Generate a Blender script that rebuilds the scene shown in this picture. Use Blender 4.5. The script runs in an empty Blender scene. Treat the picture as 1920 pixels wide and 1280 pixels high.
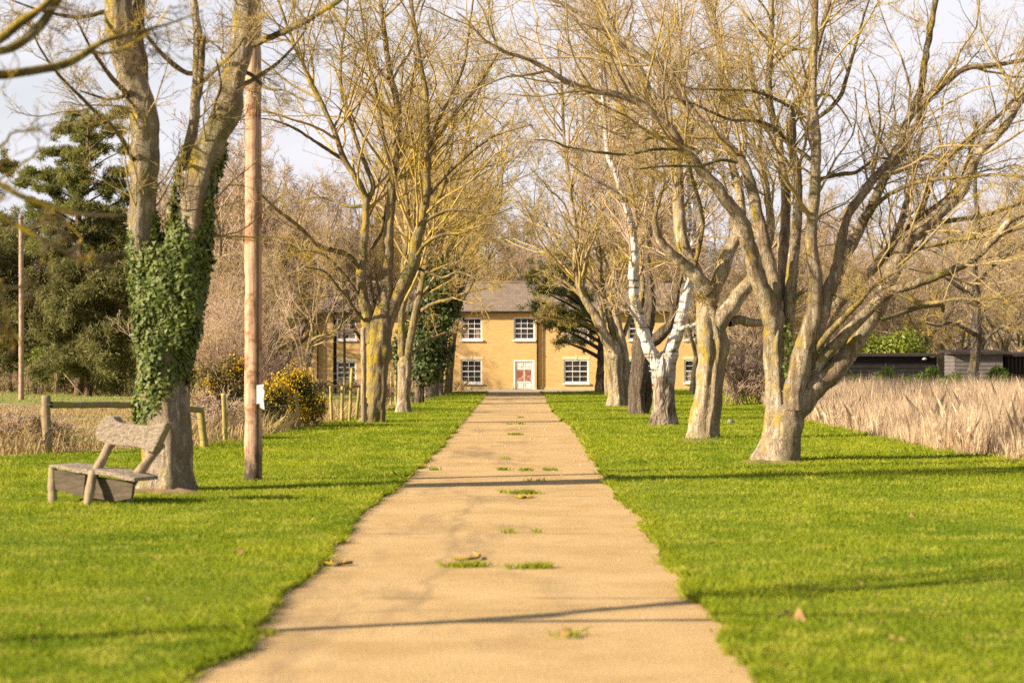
import bpy, math
import numpy as np
from mathutils import Vector
C = bpy.context.scene.collection
scene = bpy.context.scene
F = 4000.0          # focal length in photo pixels (1920 wide)
HZ = 663.0          # horizon row
EYE = 1.6
rad = math.radians

# ------------------------------------------------------------------ terrain and picture geometry
def g(Y):
    Y = np.asarray(Y, float)
    return -0.0071*np.clip(Y-35, 0, 105)
def depth_at(py):
    s = py-HZ
    return EYE*F/s if s >= 183 else 1.3515/(s/F-0.0071)
def at(px, py, Y):
    return np.array([(px-960)/F*Y, Y, EYE-(py-HZ)/F*Y])
def place(px, py):
    Y = depth_at(py)
    return np.array([(px-960)/F*Y, Y, float(g(Y))])

# ------------------------------------------------------------------ materials
def mat(name):
    m = bpy.data.materials.new(name); m.use_nodes = True
    nt = m.node_tree; b = nt.nodes['Principled BSDF']
    b.inputs['Roughness'].default_value = .85
    b.inputs['Specular IOR Level'].default_value = .2
    return m, nt, b
def N(nt, t, **k):
    n = nt.nodes.new(t)
    for a, v in k.items(): setattr(n, a, v)
    return n
def coords(nt, kind='Object', scale=(1, 1, 1)):
    tc = N(nt, 'ShaderNodeTexCoord'); mp = N(nt, 'ShaderNodeMapping')
    mp.inputs['Scale'].default_value = scale
    nt.links.new(tc.outputs[kind], mp.inputs['Vector'])
    return mp.outputs['Vector']
def noise(nt, vec, scale, detail=4, rough=.6, lo=.35, hi=.65):
    n = N(nt, 'ShaderNodeTexNoise'); n.inputs['Scale'].default_value = scale
    n.inputs['Detail'].default_value = detail; n.inputs['Roughness'].default_value = rough
    nt.links.new(vec, n.inputs['Vector'])
    r = N(nt, 'ShaderNodeMapRange'); r.inputs['From Min'].default_value = lo; r.inputs['From Max'].default_value = hi
    nt.links.new(n.outputs['Fac'], r.inputs['Value'])
    return r.outputs['Result']
def mix(nt, fac, a, b, mode='MIX'):
    n = N(nt, 'ShaderNodeMix', data_type='RGBA', blend_type=mode)
    for s, v in ((0, fac), (6, a), (7, b)):
        if isinstance(v, (tuple, list)): n.inputs[s].default_value = (*v, 1)
        elif isinstance(v, (int, float)): n.inputs[s].default_value = v
        else: nt.links.new(v, n.inputs[s])
    return n.outputs[2]
def math_(nt, op, a, b):
    n = N(nt, 'ShaderNodeMath', operation=op); n.use_clamp = True
    for s, v in ((0, a), (1, b)):
        if isinstance(v, (int, float)): n.inputs[s].default_value = v
        else: nt.links.new(v, n.inputs[s])
    return n.outputs[0]
def bump(nt, b, h, strength, dist):
    n = N(nt, 'ShaderNodeBump'); n.inputs['Strength'].default_value = strength; n.inputs['Distance'].default_value = dist
    nt.links.new(h, n.inputs['Height']); nt.links.new(n.outputs['Normal'], b.inputs['Normal'])
def col(nt, b, c):
    if isinstance(c, tuple): b.inputs['Base Color'].default_value = (*c, 1)
    else: nt.links.new(c, b.inputs['Base Color'])

def bark(name, base, dark, lichen=.3, green=.3, stretch=.25, scale=9, bumpd=.02, lichen_col=(.50, .33, .015), bias=-.45, fissure=0):
    m, nt, b = mat(name)
    v = coords(nt, 'Object', (1, 1, stretch)); v2 = coords(nt)
    n1 = noise(nt, v, scale, 6, .75, .36, .62)
    c = mix(nt, n1, dark, base)
    c = mix(nt, noise(nt, v2, 2.6, 5, .7, .44, .60), c, tuple(x*.62 for x in base))
    c = mix(nt, math_(nt, 'MULTIPLY', noise(nt, v2, 11, 4, .75, .54, .62), .9), c, dark)
    nf = noise(nt, coords(nt, 'Object', (1, 1, stretch*.6)), 4.2, 6, .78, .485, .56); c = mix(nt, math_(nt, 'MULTIPLY', nf, .85), c, dark)
    # silver patches and mottling
    c = mix(nt, math_(nt, 'MULTIPLY', noise(nt, v2, 5.5, 5, .7, .56, .66), .55), c, (.45, .42, .37))
    if green: c = mix(nt, math_(nt, 'MULTIPLY', noise(nt, v2, 1.4, 5, .65, .5, .62), green), c, (.16, .15, .03))
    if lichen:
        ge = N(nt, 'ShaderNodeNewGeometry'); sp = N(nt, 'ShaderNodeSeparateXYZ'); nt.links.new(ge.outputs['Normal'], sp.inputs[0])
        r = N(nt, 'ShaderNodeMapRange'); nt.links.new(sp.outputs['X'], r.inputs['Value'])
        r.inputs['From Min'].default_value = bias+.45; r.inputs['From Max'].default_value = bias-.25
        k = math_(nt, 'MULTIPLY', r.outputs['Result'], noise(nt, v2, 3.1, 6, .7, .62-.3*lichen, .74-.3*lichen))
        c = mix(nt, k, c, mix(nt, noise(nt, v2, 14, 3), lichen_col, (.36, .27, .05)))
    h = n1
    if fissure:
        vo = N(nt, 'ShaderNodeTexVoronoi', feature='DISTANCE_TO_EDGE'); vo.inputs['Scale'].default_value = fissure
        nt.links.new(coords(nt, 'Object', (1, 1, .3)), vo.inputs['Vector'])
        r = N(nt, 'ShaderNodeMapRange'); r.inputs['From Max'].default_value = .16
        nt.links.new(vo.outputs['Distance'], r.inputs['Value'])
        c = mix(nt, r.outputs['Result'], (.05, .038, .028), c); h = math_(nt, 'MULTIPLY', r.outputs['Result'], n1)
    col(nt, b, c); bump(nt, b, h, 1.0, bumpd*2)
    return m
def twig(name, a, b_, lich, amount=.5):
    m, nt, b = mat(name); v = coords(nt)
    c = mix(nt, noise(nt, v, 6, 3), a, b_)
    c = mix(nt, math_(nt, 'MULTIPLY', noise(nt, v, .9, 4, .65, .45, .62), amount), c, lich)
    c = mix(nt, math_(nt, 'MULTIPLY', noise(nt, v, 5, 3, .6, .55, .66), amount*.8), c, (lich[0]*1.25, lich[1]*1.25, lich[2]))
    col(nt, b, c); return m
def leafmat(name, a, b_, trans=.35, rough=.6, scale=3.0, spec=.25, c3=None):
    m, nt, b = mat(name); v = coords(nt)
    c = mix(nt, noise(nt, v, scale, 4, .7), a, b_)
    if c3: c = mix(nt, noise(nt, v, scale*4.3, 2, .7, .52, .62), c, c3)
    col(nt, b, c); b.inputs['Roughness'].default_value = rough; b.inputs['Specular IOR Level'].default_value = spec
    if trans:
        t = N(nt, 'ShaderNodeBsdfTranslucent'); ms = N(nt, 'ShaderNodeMixShader'); ms.inputs[0].default_value = trans
        nt.links.new(c, t.inputs['Color']); nt.links.new(b.outputs[0], ms.inputs[1]); nt.links.new(t.outputs[0], ms.inputs[2])
        nt.links.new(ms.outputs[0], nt.nodes['Material Output'].inputs['Surface'])
    return m
def plain(name, c, rough=.7, spec=.3, var=.25, scale=6, metal=0):
    m, nt, b = mat(name); v = coords(nt)
    col(nt, b, mix(nt, noise(nt, v, scale, 5, .7), tuple(x*(1-var) for x in c), c))
    b.inputs['Roughness'].default_value = rough; b.inputs['Specular IOR Level'].default_value = spec; b.inputs['Metallic'].default_value = metal
    return m
def wood(name, a, b_, stretch=(14, 14, 1.2), bumpd=.006, c3=None, rough=.8):
    m, nt, b = mat(name); v = coords(nt, 'Object', stretch)
    n1 = noise(nt, v, 2.2, 6, .7, .3, .7)
    c = mix(nt, n1, a, b_)
    if c3: c = mix(nt, noise(nt, coords(nt), 3.3, 5, .7, .5, .62), c, c3)
    col(nt, b, c); bump(nt, b, n1, .8, bumpd); b.inputs['Roughness'].default_value = rough
    return m

M = {}
M['bark_grey'] = bark('bark_grey', (.72, .575, .40), (.20, .135, .08), .36, .5)
M['bark_pale'] = bark('bark_pale', (.74, .59, .40), (.24, .17, .10), .42, .30, stretch=.15)
M['bark_olive'] = bark('bark_olive', (.44, .335, .185), (.14, .10, .045), .40, .85, bias=-.2)
M['bark_gold'] = bark('bark_gold', (.42, .32, .19), (.18, .13, .08), .62, .5, bias=-.05)
M['bark_moss'] = bark('bark_moss', (.48, .37, .21), (.17, .12, .065), .45, .7, bias=-.1)
M['bark_brown'] = bark('bark_brown', (.44, .33, .235), (.12, .08, .055), .1, .3, stretch=.12, scale=13, bumpd=.06)
M['bark_ivy'] = bark('bark_ivy', (.64, .52, .38), (.24, .175, .115), .45, .45)
M['bark_bg'] = bark('bark_bg', (.40, .30, .20), (.18, .13, .085), .35, .3)
M['bark_flaky'] = bark('bark_flaky', (.44, .37, .30), (.10, .075, .055), .3, .3, stretch=.5, scale=7, bumpd=.04)
M['bark_bough'] = bark('bark_bough', (.36, .28, .08), (.12, .09, .035), .75, .7, bias=.2)
M['lichen_twig'] = twig('lichen_twig', (.30, .22, .09), (.13, .095, .05), (.62, .42, .015), 1.0)
M['bark_pine'] = bark('bark_pine', (.33, .20, .12), (.13, .08, .05), .0, .15, fissure=6)
def birch():
    m, nt, b = mat('bark_birch'); v = coords(nt, 'Object', (1, 1, 8)); v2 = coords(nt)
    c = mix(nt, noise(nt, v2, 3, 4), (.44, .38, .33), (.66, .62, .59))
    c = mix(nt, noise(nt, v, 1.7, 5, .65, .55, .60), c, (.12, .09, .07))
    c = mix(nt, noise(nt, v2, 1.3, 5, .7, .55, .62), c, (.33, .24, .16))
    c = mix(nt, math_(nt, 'MULTIPLY', noise(nt, v2, 2.1, 4, .6, .56, .64), .7), c, (.42, .30, .12))
    ge = N(nt, 'ShaderNodeTexCoord'); sp = N(nt, 'ShaderNodeSeparateXYZ'); nt.links.new(ge.outputs['Object'], sp.inputs[0])
    vo = N(nt, 'ShaderNodeTexVoronoi', feature='DISTANCE_TO_EDGE'); vo.inputs['Scale'].default_value = 8
    nt.links.new(coords(nt, 'Object', (1, 1, .35)), vo.inputs['Vector'])
    r = N(nt, 'ShaderNodeMapRange'); r.inputs['From Max'].default_value = .22; nt.links.new(vo.outputs['Distance'], r.inputs['Value'])
    rough = mix(nt, noise(nt, coords(nt, 'Object', (1, 1, .3)), 10, 5, .7, .4, .58), (.06, .04, .03), mix(nt, noise(nt, v2, 4, 4, .7), (.25, .18, .12), (.42, .33, .26)))
    ad = N(nt, 'ShaderNodeMath', operation='ADD'); nt.links.new(sp.outputs['Z'], ad.inputs[0]); 
    nn = noise(nt, v2, 2.5, 4, .7, .2, .8); nt.links.new(nn, ad.inputs[1])
    r2 = N(nt, 'ShaderNodeMapRange'); r2.inputs['From Min'].default_value = 1.45; r2.inputs['From Max'].default_value = 2.2
    nt.links.new(ad.outputs[0], r2.inputs['Value'])
    col(nt, b, mix(nt, r2.outputs['Result'], rough, c)); bump(nt, b, r.outputs['Result'], .8, .02)
    return m
M['bark_birch'] = birch()
M['twig_olive'] = twig('twig_olive', (.42, .315, .17), (.22, .15, .085), (.38, .27, .03), .7)
M['twig_gold'] = twig('twig_gold', (.42, .30, .15), (.20, .14, .07), (.46, .32, .03), .75)
M['twig_brown'] = twig('twig_brown', (.46, .33, .23), (.28, .185, .13), (.36, .26, .06), .45)
M['twig_pink'] = twig('twig_pink', (.50, .365, .28), (.34, .235, .18), (.42, .30, .08), .5)
M['twig_dark'] = twig('twig_dark', (.17, .115, .07), (.08, .055, .04), (.42, .29, .015), .9)
M['ivy'] = leafmat('ivy_leaf', (.075, .105, .014), (.18, .205, .035), .2, .5, 6, .35, (.045, .06, .011))
M['ivy_dark'] = leafmat('ivy_dark_leaf', (.05, .07, .014), (.10, .125, .03), .2, .5, 2, .3, (.03, .045, .01))
M['pine'] = leafmat('pine_needles', (.17, .18, .05), (.30, .28, .08), .4, .6, .8, .2, (.12, .13, .035))
M['evergreen'] = leafmat('evergreen_needles', (.17, .165, .055), (.27, .24, .09), .4, .65, .7, .15, (.12, .12, .04))
M['bud'] = leafmat('bud_leaf', (.36, .34, .03), (.24, .26, .025), .4, .6, 4)
M['laurel'] = leafmat('laurel_leaf', (.30, .31, .03), (.19, .22, .025), .35, .45, 1.6, .4, (.10, .15, .012))
M['nettle'] = leafmat('nettle_leaf', (.11, .20, .02), (.22, .29, .03), .35, .5, 2.5, .3)
M['gorse'] = leafmat('gorse_needles', (.065, .07, .018), (.14, .125, .03), .2, .7, 2.5, .2)
M['gorse_dry'] = leafmat('gorse_dry_needles', (.15, .115, .04), (.24, .18, .06), .2, .7, 2.5, .2)
M['flower'] = leafmat('gorse_flower', (.85, .56, .02), (.68, .42, .01), .3, .5, 4)
M['blade'] = leafmat('grass_blade', (.165, .245, .008), (.385, .41, .022), .45, .55, .4, .2, (.43, .43, .05))
M['reed'] = leafmat('reed_blade', (.68, .52, .345), (.44, .30, .18), .35, .7, 1.1, .2, (.76, .62, .44))
M['straw'] = leafmat('straw_blade', (.50, .37, .18), (.38, .265, .12), .3, .7, .6, .2, (.30, .24, .08))
M['deadleaf'] = leafmat('dead_leaf', (.42, .25, .10), (.30, .17, .06), .3, .7, 8)

def mat_lawn():
    m, nt, b = mat('lawn_soil'); v = coords(nt)
    c = mix(nt, noise(nt, v, .5, 5, .65), (.15, .20, .006), (.22, .26, .012))
    c = mix(nt, noise(nt, v, 9, 4, .7, .5, .7), c, (.055, .085, .012))
    col(nt, b, c); bump(nt, b, noise(nt, v, 25, 3), .6, .03); b.inputs['Roughness'].default_value = 1; return m
M['lawn'] = mat_lawn()
def mat_field():
    m, nt, b = mat('field_turf'); v = coords(nt); vs = coords(nt, 'Object', (.35, 1, 1))
    c = mix(nt, noise(nt, v, 1.3, 6, .7), (.42, .31, .15), (.56, .43, .24))
    c = mix(nt, math_(nt, 'MULTIPLY', noise(nt, vs, .16, 4, .6, .48, .62), .85), c, (.20, .24, .035))
    c = mix(nt, noise(nt, v, 6, 4, .7, .5, .75), c, (.28, .205, .09))
    tc = N(nt, 'ShaderNodeTexCoord'); sp = N(nt, 'ShaderNodeSeparateXYZ'); nt.links.new(tc.outputs['Object'], sp.inputs[0])
    ad = N(nt, 'ShaderNodeMath', operation='MULTIPLY_ADD'); ad.inputs[1].default_value = 26; nt.links.new(noise(nt, v, .12, 4, .6, .2, .8), ad.inputs[0]); nt.links.new(sp.outputs['Y'], ad.inputs[2])
    r = N(nt, 'ShaderNodeMapRange'); r.inputs['From Min'].default_value = 86; r.inputs['From Max'].default_value = 104; nt.links.new(ad.outputs[0], r.inputs['Value'])
    c = mix(nt, math_(nt, 'MULTIPLY', r.outputs['Result'], noise(nt, v, .9, 5, .7, .25, .5)), c, (.21, .26, .04))
    col(nt, b, c); bump(nt, b, noise(nt, v, 8, 4), .7, .06); b.inputs['Roughness'].default_value = 1; return m
M['field'] = mat_field()
def mat_road():
    m, nt, b = mat('driveway_concrete'); v = coords(nt); vl = coords(nt, 'Object', (1, .22, 1))
    c = mix(nt, noise(nt, v, 1.1, 6, .65), (.47, .30, .115), (.58, .385, .17))
    c = mix(nt, noise(nt, v, 45, 3, .8, .45, .7), c, (.66, .47, .26))
    c = mix(nt, math_(nt, 'MULTIPLY', noise(nt, v, 70, 2, .8, .55, .7), .5), c, (.28, .17, .09))
    # dark worn stains near the middle
    tc = N(nt, 'ShaderNodeTexCoord'); sp = N(nt, 'ShaderNodeSeparateXYZ'); nt.links.new(tc.outputs['Object'], sp.inputs[0])
    s1 = math_(nt, 'SUBTRACT', 1.0, math_(nt, 'ABSOLUTE', math_(nt, 'MULTIPLY', sp.outputs['X'], 1.6), 0))
    k = math_(nt, 'MULTIPLY', noise(nt, vl, .9, 5, .7, .5, .66), s1)
    c = mix(nt, math_(nt, 'MULTIPLY', k, .75), c, (.22, .145, .085))
    c = mix(nt, math_(nt, 'MULTIPLY', noise(nt, v, .8, 6, .75, .46, .62), .55), c, (.40, .245, .09))
    # slab joints every five metres, cracks
    w = N(nt, 'ShaderNodeMath', operation='PINGPONG'); w.inputs[1].default_value = 2.5
    a = N(nt, 'ShaderNodeMath', operation='ADD'); nt.links.new(sp.outputs['Y'], a.inputs[0])
    j = noise(nt, v, 2.0, 3, .6, -1, 2); sc = N(nt, 'ShaderNodeMath', operation='MULTIPLY_ADD'); sc.inputs[1].default_value = .12; sc.inputs[2].default_value = .95
    nt.links.new(j, sc.inputs[0]); nt.links.new(sc.outputs[0], a.inputs[1]); nt.links.new(a.outputs[0], w.inputs[0])
    r = N(nt, 'ShaderNodeMapRange'); r.inputs['From Min'].default_value = .02; r.inputs['From Max'].default_value = .055
    r.inputs['To Min'].default_value = 1; r.inputs['To Max'].default_value = 0; nt.links.new(w.outputs[0], r.inputs['Value'])
    c = mix(nt, math_(nt, 'MULTIPLY', math_(nt, 'MULTIPLY', r.outputs['Result'], .75), noise(nt, v, 1.7, 4, .7, .42, .6)), c, (.17, .12, .05))
    vo = N(nt, 'ShaderNodeTexVoronoi', feature='DISTANCE_TO_EDGE'); vo.inputs['Scale'].default_value = .17
    wv = N(nt, 'ShaderNodeTexNoise'); wv.inputs['Scale'].default_value = 1.5; wm = N(nt, 'ShaderNodeMix', data_type='RGBA'); wm.inputs[0].default_value = .25
    nt.links.new(v, wv.inputs['Vector']); nt.links.new(v, wm.inputs[6]); nt.links.new(wv.outputs['Color'], wm.inputs[7]); nt.links.new(wm.outputs[2], vo.inputs['Vector'])
    r3 = N(nt, 'ShaderNodeMapRange'); r3.inputs['From Max'].default_value = .007; r3.inputs['To Min'].default_value = 1; r3.inputs['To Max'].default_value = 0
    nt.links.new(vo.outputs['Distance'], r3.inputs['Value'])
    c = mix(nt, math_(nt, 'MULTIPLY', r3.outputs['Result'], .35), c, (.2, .14, .07))
    col(nt, b, c); bump(nt, b, noise(nt, v, 60, 3), .5, .006); b.inputs['Roughness'].default_value = .9; return m
M['road'] = mat_road()
M['gravel'] = plain('yard_gravel', (.52, .39, .27), .95, .1, .35, 18)
M['soil'] = plain('bare_soil', (.32, .21, .12), 1, .05, .45, 9)
def mat_brick():
    m, nt, b = mat('yellow_brick'); tc = N(nt, 'ShaderNodeTexCoord'); sp = N(nt, 'ShaderNodeSeparateXYZ'); cb = N(nt, 'ShaderNodeCombineXYZ')
    nt.links.new(tc.outputs['Object'], sp.inputs[0]); nt.links.new(sp.outputs['X'], cb.inputs[0]); nt.links.new(sp.outputs['Z'], cb.inputs[1])
    br = N(nt, 'ShaderNodeTexBrick'); nt.links.new(cb.outputs[0], br.inputs['Vector'])
    br.inputs['Scale'].default_value = 1; br.inputs['Brick Width'].default_value = .24; br.inputs['Row Height'].default_value = .085
    br.inputs['Mortar Size'].default_value = .011; br.inputs['Bias'].default_value = -.1
    br.inputs['Color1'].default_value = (.74, .47, .175, 1); br.inputs['Color2'].default_value = (.60, .365, .125, 1); br.inputs['Mortar'].default_value = (.56, .40, .21, 1)
    c = mix(nt, math_(nt, 'MULTIPLY', noise(nt, coords(nt), .7, 5, .65, .45, .7), .4), br.outputs['Color'], (.60, .375, .145))
    c = mix(nt, math_(nt, 'MULTIPLY', noise(nt, coords(nt, 'Object', (.4, 1, 2.5)), 2.4, 4, .65, .52, .68), .45), c, (.55, .30, .09))
    col(nt, b, c); return m
M['brick'] = mat_brick()
def mat_tile():
    m, nt, b = mat('roof_tile'); tc = N(nt, 'ShaderNodeTexCoord'); sp = N(nt, 'ShaderNodeSeparateXYZ'); cb = N(nt, 'ShaderNodeCombineXYZ')
    nt.links.new(tc.outputs['Object'], sp.inputs[0]); nt.links.new(sp.outputs['X'], cb.inputs[0]); nt.links.new(sp.outputs['Z'], cb.inputs[1])
    br = N(nt, 'ShaderNodeTexBrick'); nt.links.new(cb.outputs[0], br.inputs['Vector'])
    br.inputs['Scale'].default_value = 1; br.inputs['Brick Width'].default_value = .33; br.inputs['Row Height'].default_value = .18; br.inputs['Mortar Size'].default_value = .006
    br.inputs['Color1'].default_value = (.30, .23, .18, 1); br.inputs['Color2'].default_value = (.23, .17, .135, 1); br.inputs['Mortar'].default_value = (.07, .055, .05, 1)
    col(nt, b, mix(nt, math_(nt, 'MULTIPLY', noise(nt, coords(nt), 1.2, 5, .7, .5, .65), .5), br.outputs['Color'], (.30, .25, .14))); return m
M['tile'] = mat_tile()
M['white'] = plain('white_paint', (.82, .80, .78), .5, .4, .08)
M['lintel'] = plain('pale_lintel', (.78, .62, .36), .8, .2, .1)
M['plinth'] = plain('pale_plinth', (.66, .50, .29), .9, .1, .2)
M['glass'] = plain('dark_glass', (.045, .038, .034), .06, .6, .3, 1.5)
M['curtain'] = plain('curtain', (.34, .25, .2), .9, .1, .6, 5)
def mat_door():
    m, nt, b = mat('peeling_door_paint'); v = coords(nt); vs = coords(nt, 'Object', (3, 1, .5))
    c = mix(nt, noise(nt, vs, 3.5, 5, .7, .6, .68), (.72, .64, .60), (.36, .20, .14))
    col(nt, b, c); return m
M['door'] = mat_door()
M['doorred'] = wood('bare_red_panel', (.20, .065, .035), (.36, .13, .08), (9, 9, .8), .003, (.5, .3, .24))
M['black'] = plain('black_iron', (.018, .016, .015), .5, .4, .3)
M['pole'] = wood('pole_timber', (.30, .20, .14), (.42, .30, .22), (9, 9, .5), .006, (.24, .15, .10))
def mat_polebase():
    m, nt, b = mat('pole_timber_tarred'); v = coords(nt, 'Object', (9, 9, .5)); v2 = coords(nt)
    n1 = noise(nt, v, 2.2, 6, .7, .3, .7); c = mix(nt, n1, (.38, .215, .125), (.60, .40, .28))
    c = mix(nt, noise(nt, v2, 2.6, 5, .75, .5, .6), c, (.26, .12, .055))
    tc = N(nt, 'ShaderNodeTexCoord'); sp = N(nt, 'ShaderNodeSeparateXYZ'); nt.links.new(tc.outputs['Object'], sp.inputs[0])
    ad = N(nt, 'ShaderNodeMath', operation='MULTIPLY_ADD'); ad.inputs[1].default_value = .9; nt.links.new(noise(nt, coords(nt, 'Object', (3, 3, 1)), 5, 5, .7, .2, .8), ad.inputs[0]); nt.links.new(sp.outputs['Z'], ad.inputs[2])
    r = N(nt, 'ShaderNodeMapRange'); r.inputs['From Min'].default_value = .58; r.inputs['From Max'].default_value = .95; nt.links.new(ad.outputs[0], r.inputs['Value'])
    c = mix(nt, r.outputs['Result'], (.06, .045, .04), c)
    col(nt, b, c); bump(nt, b, n1, .8, .008); return m
M['polebase'] = mat_polebase()
M['post'] = wood('weathered_post', (.17, .12, .07), (.36, .27, .16), (12, 12, .8), .006, (.27, .24, .05))
M['stake'] = wood('green_stake', (.22, .18, .045), (.38, .30, .10), (12, 12, .8), .004, (.5, .36, .12))
M['bench'] = wood('bench_wood', (.19, .14, .10), (.54, .43, .32), (9, 9, 16), .03, (.40, .32, .24))
M['benchlog'] = wood('bench_log', (.19, .135, .085), (.40, .30, .20), (10, 10, 1.5), .008, (.28, .26, .10))
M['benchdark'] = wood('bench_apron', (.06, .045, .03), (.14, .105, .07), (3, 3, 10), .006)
M['shed'] = plain('black_weatherboard', (.022, .018, .019), .75, .25, .45, 3)
M['shedgrey'] = plain('grey_weatherboard', (.15, .125, .12), .85, .2, .3, 4)
M['felt'] = plain('roof_felt', (.055, .042, .038), .95, .1, .4, 4)
M['wire'] = plain('galvanised_wire', (.50, .47, .43), .5, .5, .1)
M['sign'] = plain('white_plate', (.78, .78, .80), .4, .5, .06)
M['stone'] = plain('pale_stone', (.24, .22, .20), .8, .2, .3, 20)

# ------------------------------------------------------------------ mesh helpers
ROOT = {}
def obj(name, V, faces, m, parent=None, smooth=True, kind=None):
    V = np.asarray(V, np.float32).reshape(-1, 3)
    if not isinstance(faces, list) or (len(faces) and not isinstance(faces[0], np.ndarray)):
        by = {}
        for f in faces: by.setdefault(len(f), []).append(f)
        faces = [np.array(x, np.int32) for x in by.values()]
    faces = [f for f in faces if len(f)]
    base = np.zeros(3)
    if parent is not None: base = ROOT[parent.name]
    me = bpy.data.meshes.new(name)
    me.vertices.add(len(V)); me.vertices.foreach_set('co', (V-base).astype(np.float32).ravel())
    nl = sum(f.size for f in faces); nf = sum(len(f) for f in faces)
    me.loops.add(nl); me.polygons.add(nf)
    me.loops.foreach_set('vertex_index', np.concatenate([f.ravel() for f in faces]).astype(np.int32))
    tot = np.concatenate([np.full(len(f), f.shape[1]) for f in faces]); st = np.concatenate([[0], np.cumsum(tot)[:-1]])
    me.polygons.foreach_set('loop_start', st.astype(np.int32)); me.polygons.foreach_set('loop_total', tot.astype(np.int32))
    me.polygons.foreach_set('use_smooth', np.full(nf, smooth))
    me.update(calc_edges=True); me.validate()
    me.materials.append(m)
    o = bpy.data.objects.new(name, me); C.objects.link(o)
    ROOT[o.name] = base
    if parent is not None: o.parent = parent
    if kind: o['kind'] = kind
    return o
def tag(o, label, cat, group=None):
    o['label'] = label; o['category'] = cat
    if group: o['group'] = group
    return o
def thing(name, label, cat, loc, group=None):
    o = bpy.data.objects.new(name, None); C.objects.link(o); o.location = tuple(float(x) for x in loc)
    o.empty_display_size = .3
    ROOT[o.name] = np.array(loc, float)
    return tag(o, label, cat, group)
class MB:
    def __init__(s): s.V = []; s.Q = []; s.n = 0
    def add(s, V, faces):
        V = np.asarray(V, float).reshape(-1, 3); s.V.append(V)
        for f in faces: s.Q.append(np.asarray(f, np.int64)+s.n)
        s.n += len(V); return s
    def box(s, x0, x1, y0, y1, z0, z1):
        V = [(x, y, z) for z in (z0, z1) for y in (y0, y1) for x in (x0, x1)]
        return s.add(V, [np.array([(0, 2, 3, 1), (4, 5, 7, 6), (0, 1, 5, 4), (2, 6, 7, 3), (0, 4, 6, 2), (1, 3, 7, 5)])])
    def prism(s, poly, d):                       # polygon (front) swept by vector d
        p = np.asarray(poly, float); n = len(p); V = np.vstack([p, p+np.asarray(d, float)])
        s.add(V, [np.array([tuple(range(n))]), np.array([tuple(range(2*n-1, n-1, -1))]), np.array([(i, n+i, n+(i+1) % n, (i+1) % n) for i in range(n)])]); return s
    def tube(s, P, R, S=8, cap=True):
        V, q = tubes(np.asarray(P, float)[None], np.asarray(R, float)[None], S)
        K = len(P); fs = [q]
        if cap: fs += [np.array([tuple(range(S-1, -1, -1))]), np.array([tuple(range((K-1)*S, K*S))])]
        return s.add(V, fs)
    def build(s, name, m, parent=None, smooth=False, kind=None):
        by = {}
        for f in s.Q: by.setdefault(f.shape[1], []).append(f)
        return obj(name, np.vstack(s.V), [np.vstack(v) for v in by.values()], m, parent, smooth, kind)
def unit(a): return a/np.maximum(np.linalg.norm(a, axis=-1, keepdims=True), 1e-9)
def tubes(P, R, S, wob=None):
    n, K, _ = P.shape
    T = unit(np.gradient(P, axis=1)); mt = unit(P[:, -1]-P[:, 0])
    ref = np.where(np.abs(mt[:, 1:2]) < .8, np.array([[0., 1, 0]]), np.array([[1., 0, 0]]))
    U = unit(np.cross(T, ref[:, None, :])); W = np.cross(T, U)
    a = np.linspace(0, 2*math.pi, S, endpoint=False)
    r = R[:, :, None]*np.ones(S)
    if wob is not None: r = r*wob
    V = P[:, :, None]+r[..., None]*(np.cos(a)[None, None, :, None]*U[:, :, None]+np.sin(a)[None, None, :, None]*W[:, :, None])
    idx = np.arange(n*K*S).reshape(n, K, S); i0 = idx[:, :-1]; i1 = idx[:, 1:]
    q = np.stack([i0, np.roll(i0, -1, 2), np.roll(i1, -1, 2), i1], -1).reshape(-1, 4)
    return V.reshape(-1, 3), q
def resample(pts, K):
    """Catmull-Rom through pts (m x d), K points evenly along."""
    p = np.asarray(pts, float); p = np.vstack([2*p[0]-p[1], p, 2*p[-1]-p[-2]])
    out = []
    for i in range(1, len(p)-2):
        t = np.linspace(0, 1, 12, endpoint=False)[:, None]
        a, b, c, d = p[i-1], p[i], p[i+1], p[i+2]
        out.append(.5*((2*b)+(-a+c)*t+(2*a-5*b+4*c-d)*t*t+(-a+3*b-3*c+d)*t**3))
    out = np.vstack(out+[p[-2][None]])
    s = np.concatenate([[0], np.cumsum(np.linalg.norm(np.diff(out[:, :3], axis=0), axis=1))]); u = np.linspace(0, s[-1], K)
    return np.stack([np.interp(u, s, out[:, k]) for k in range(out.shape[1])], 1)
def limb_path(px, Y, dY=0, bow=0, rmul=1.0):
    """px: list of (x, y, width) in photo pixels; depth runs from Y to Y+dY."""
    n = len(px); d = [0]
    for a, b in zip(px, px[1:]): d.append(d[-1]+math.hypot(b[0]-a[0], b[1]-a[1]))
    d = np.array(d)/d[-1]; out = []
    for (x, y, w), t in zip(px, d):
        yy = Y+dY*t+bow*math.sin(math.pi*t)
        out.append([*at(x, y, yy), w/2/F*yy*rmul])
    return np.array(out)
def smooth_noise(rng, K, win, cols):
    win = max(3, int(win)); f = rng.normal(size=(K+2*win, cols)); ker = np.hanning(win+2)[1:-1]; ker /= np.sqrt((ker**2).sum())
    return np.stack([np.convolve(f[:, i], ker, 'same')[win:win+K] for i in range(cols)], 1)
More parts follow.
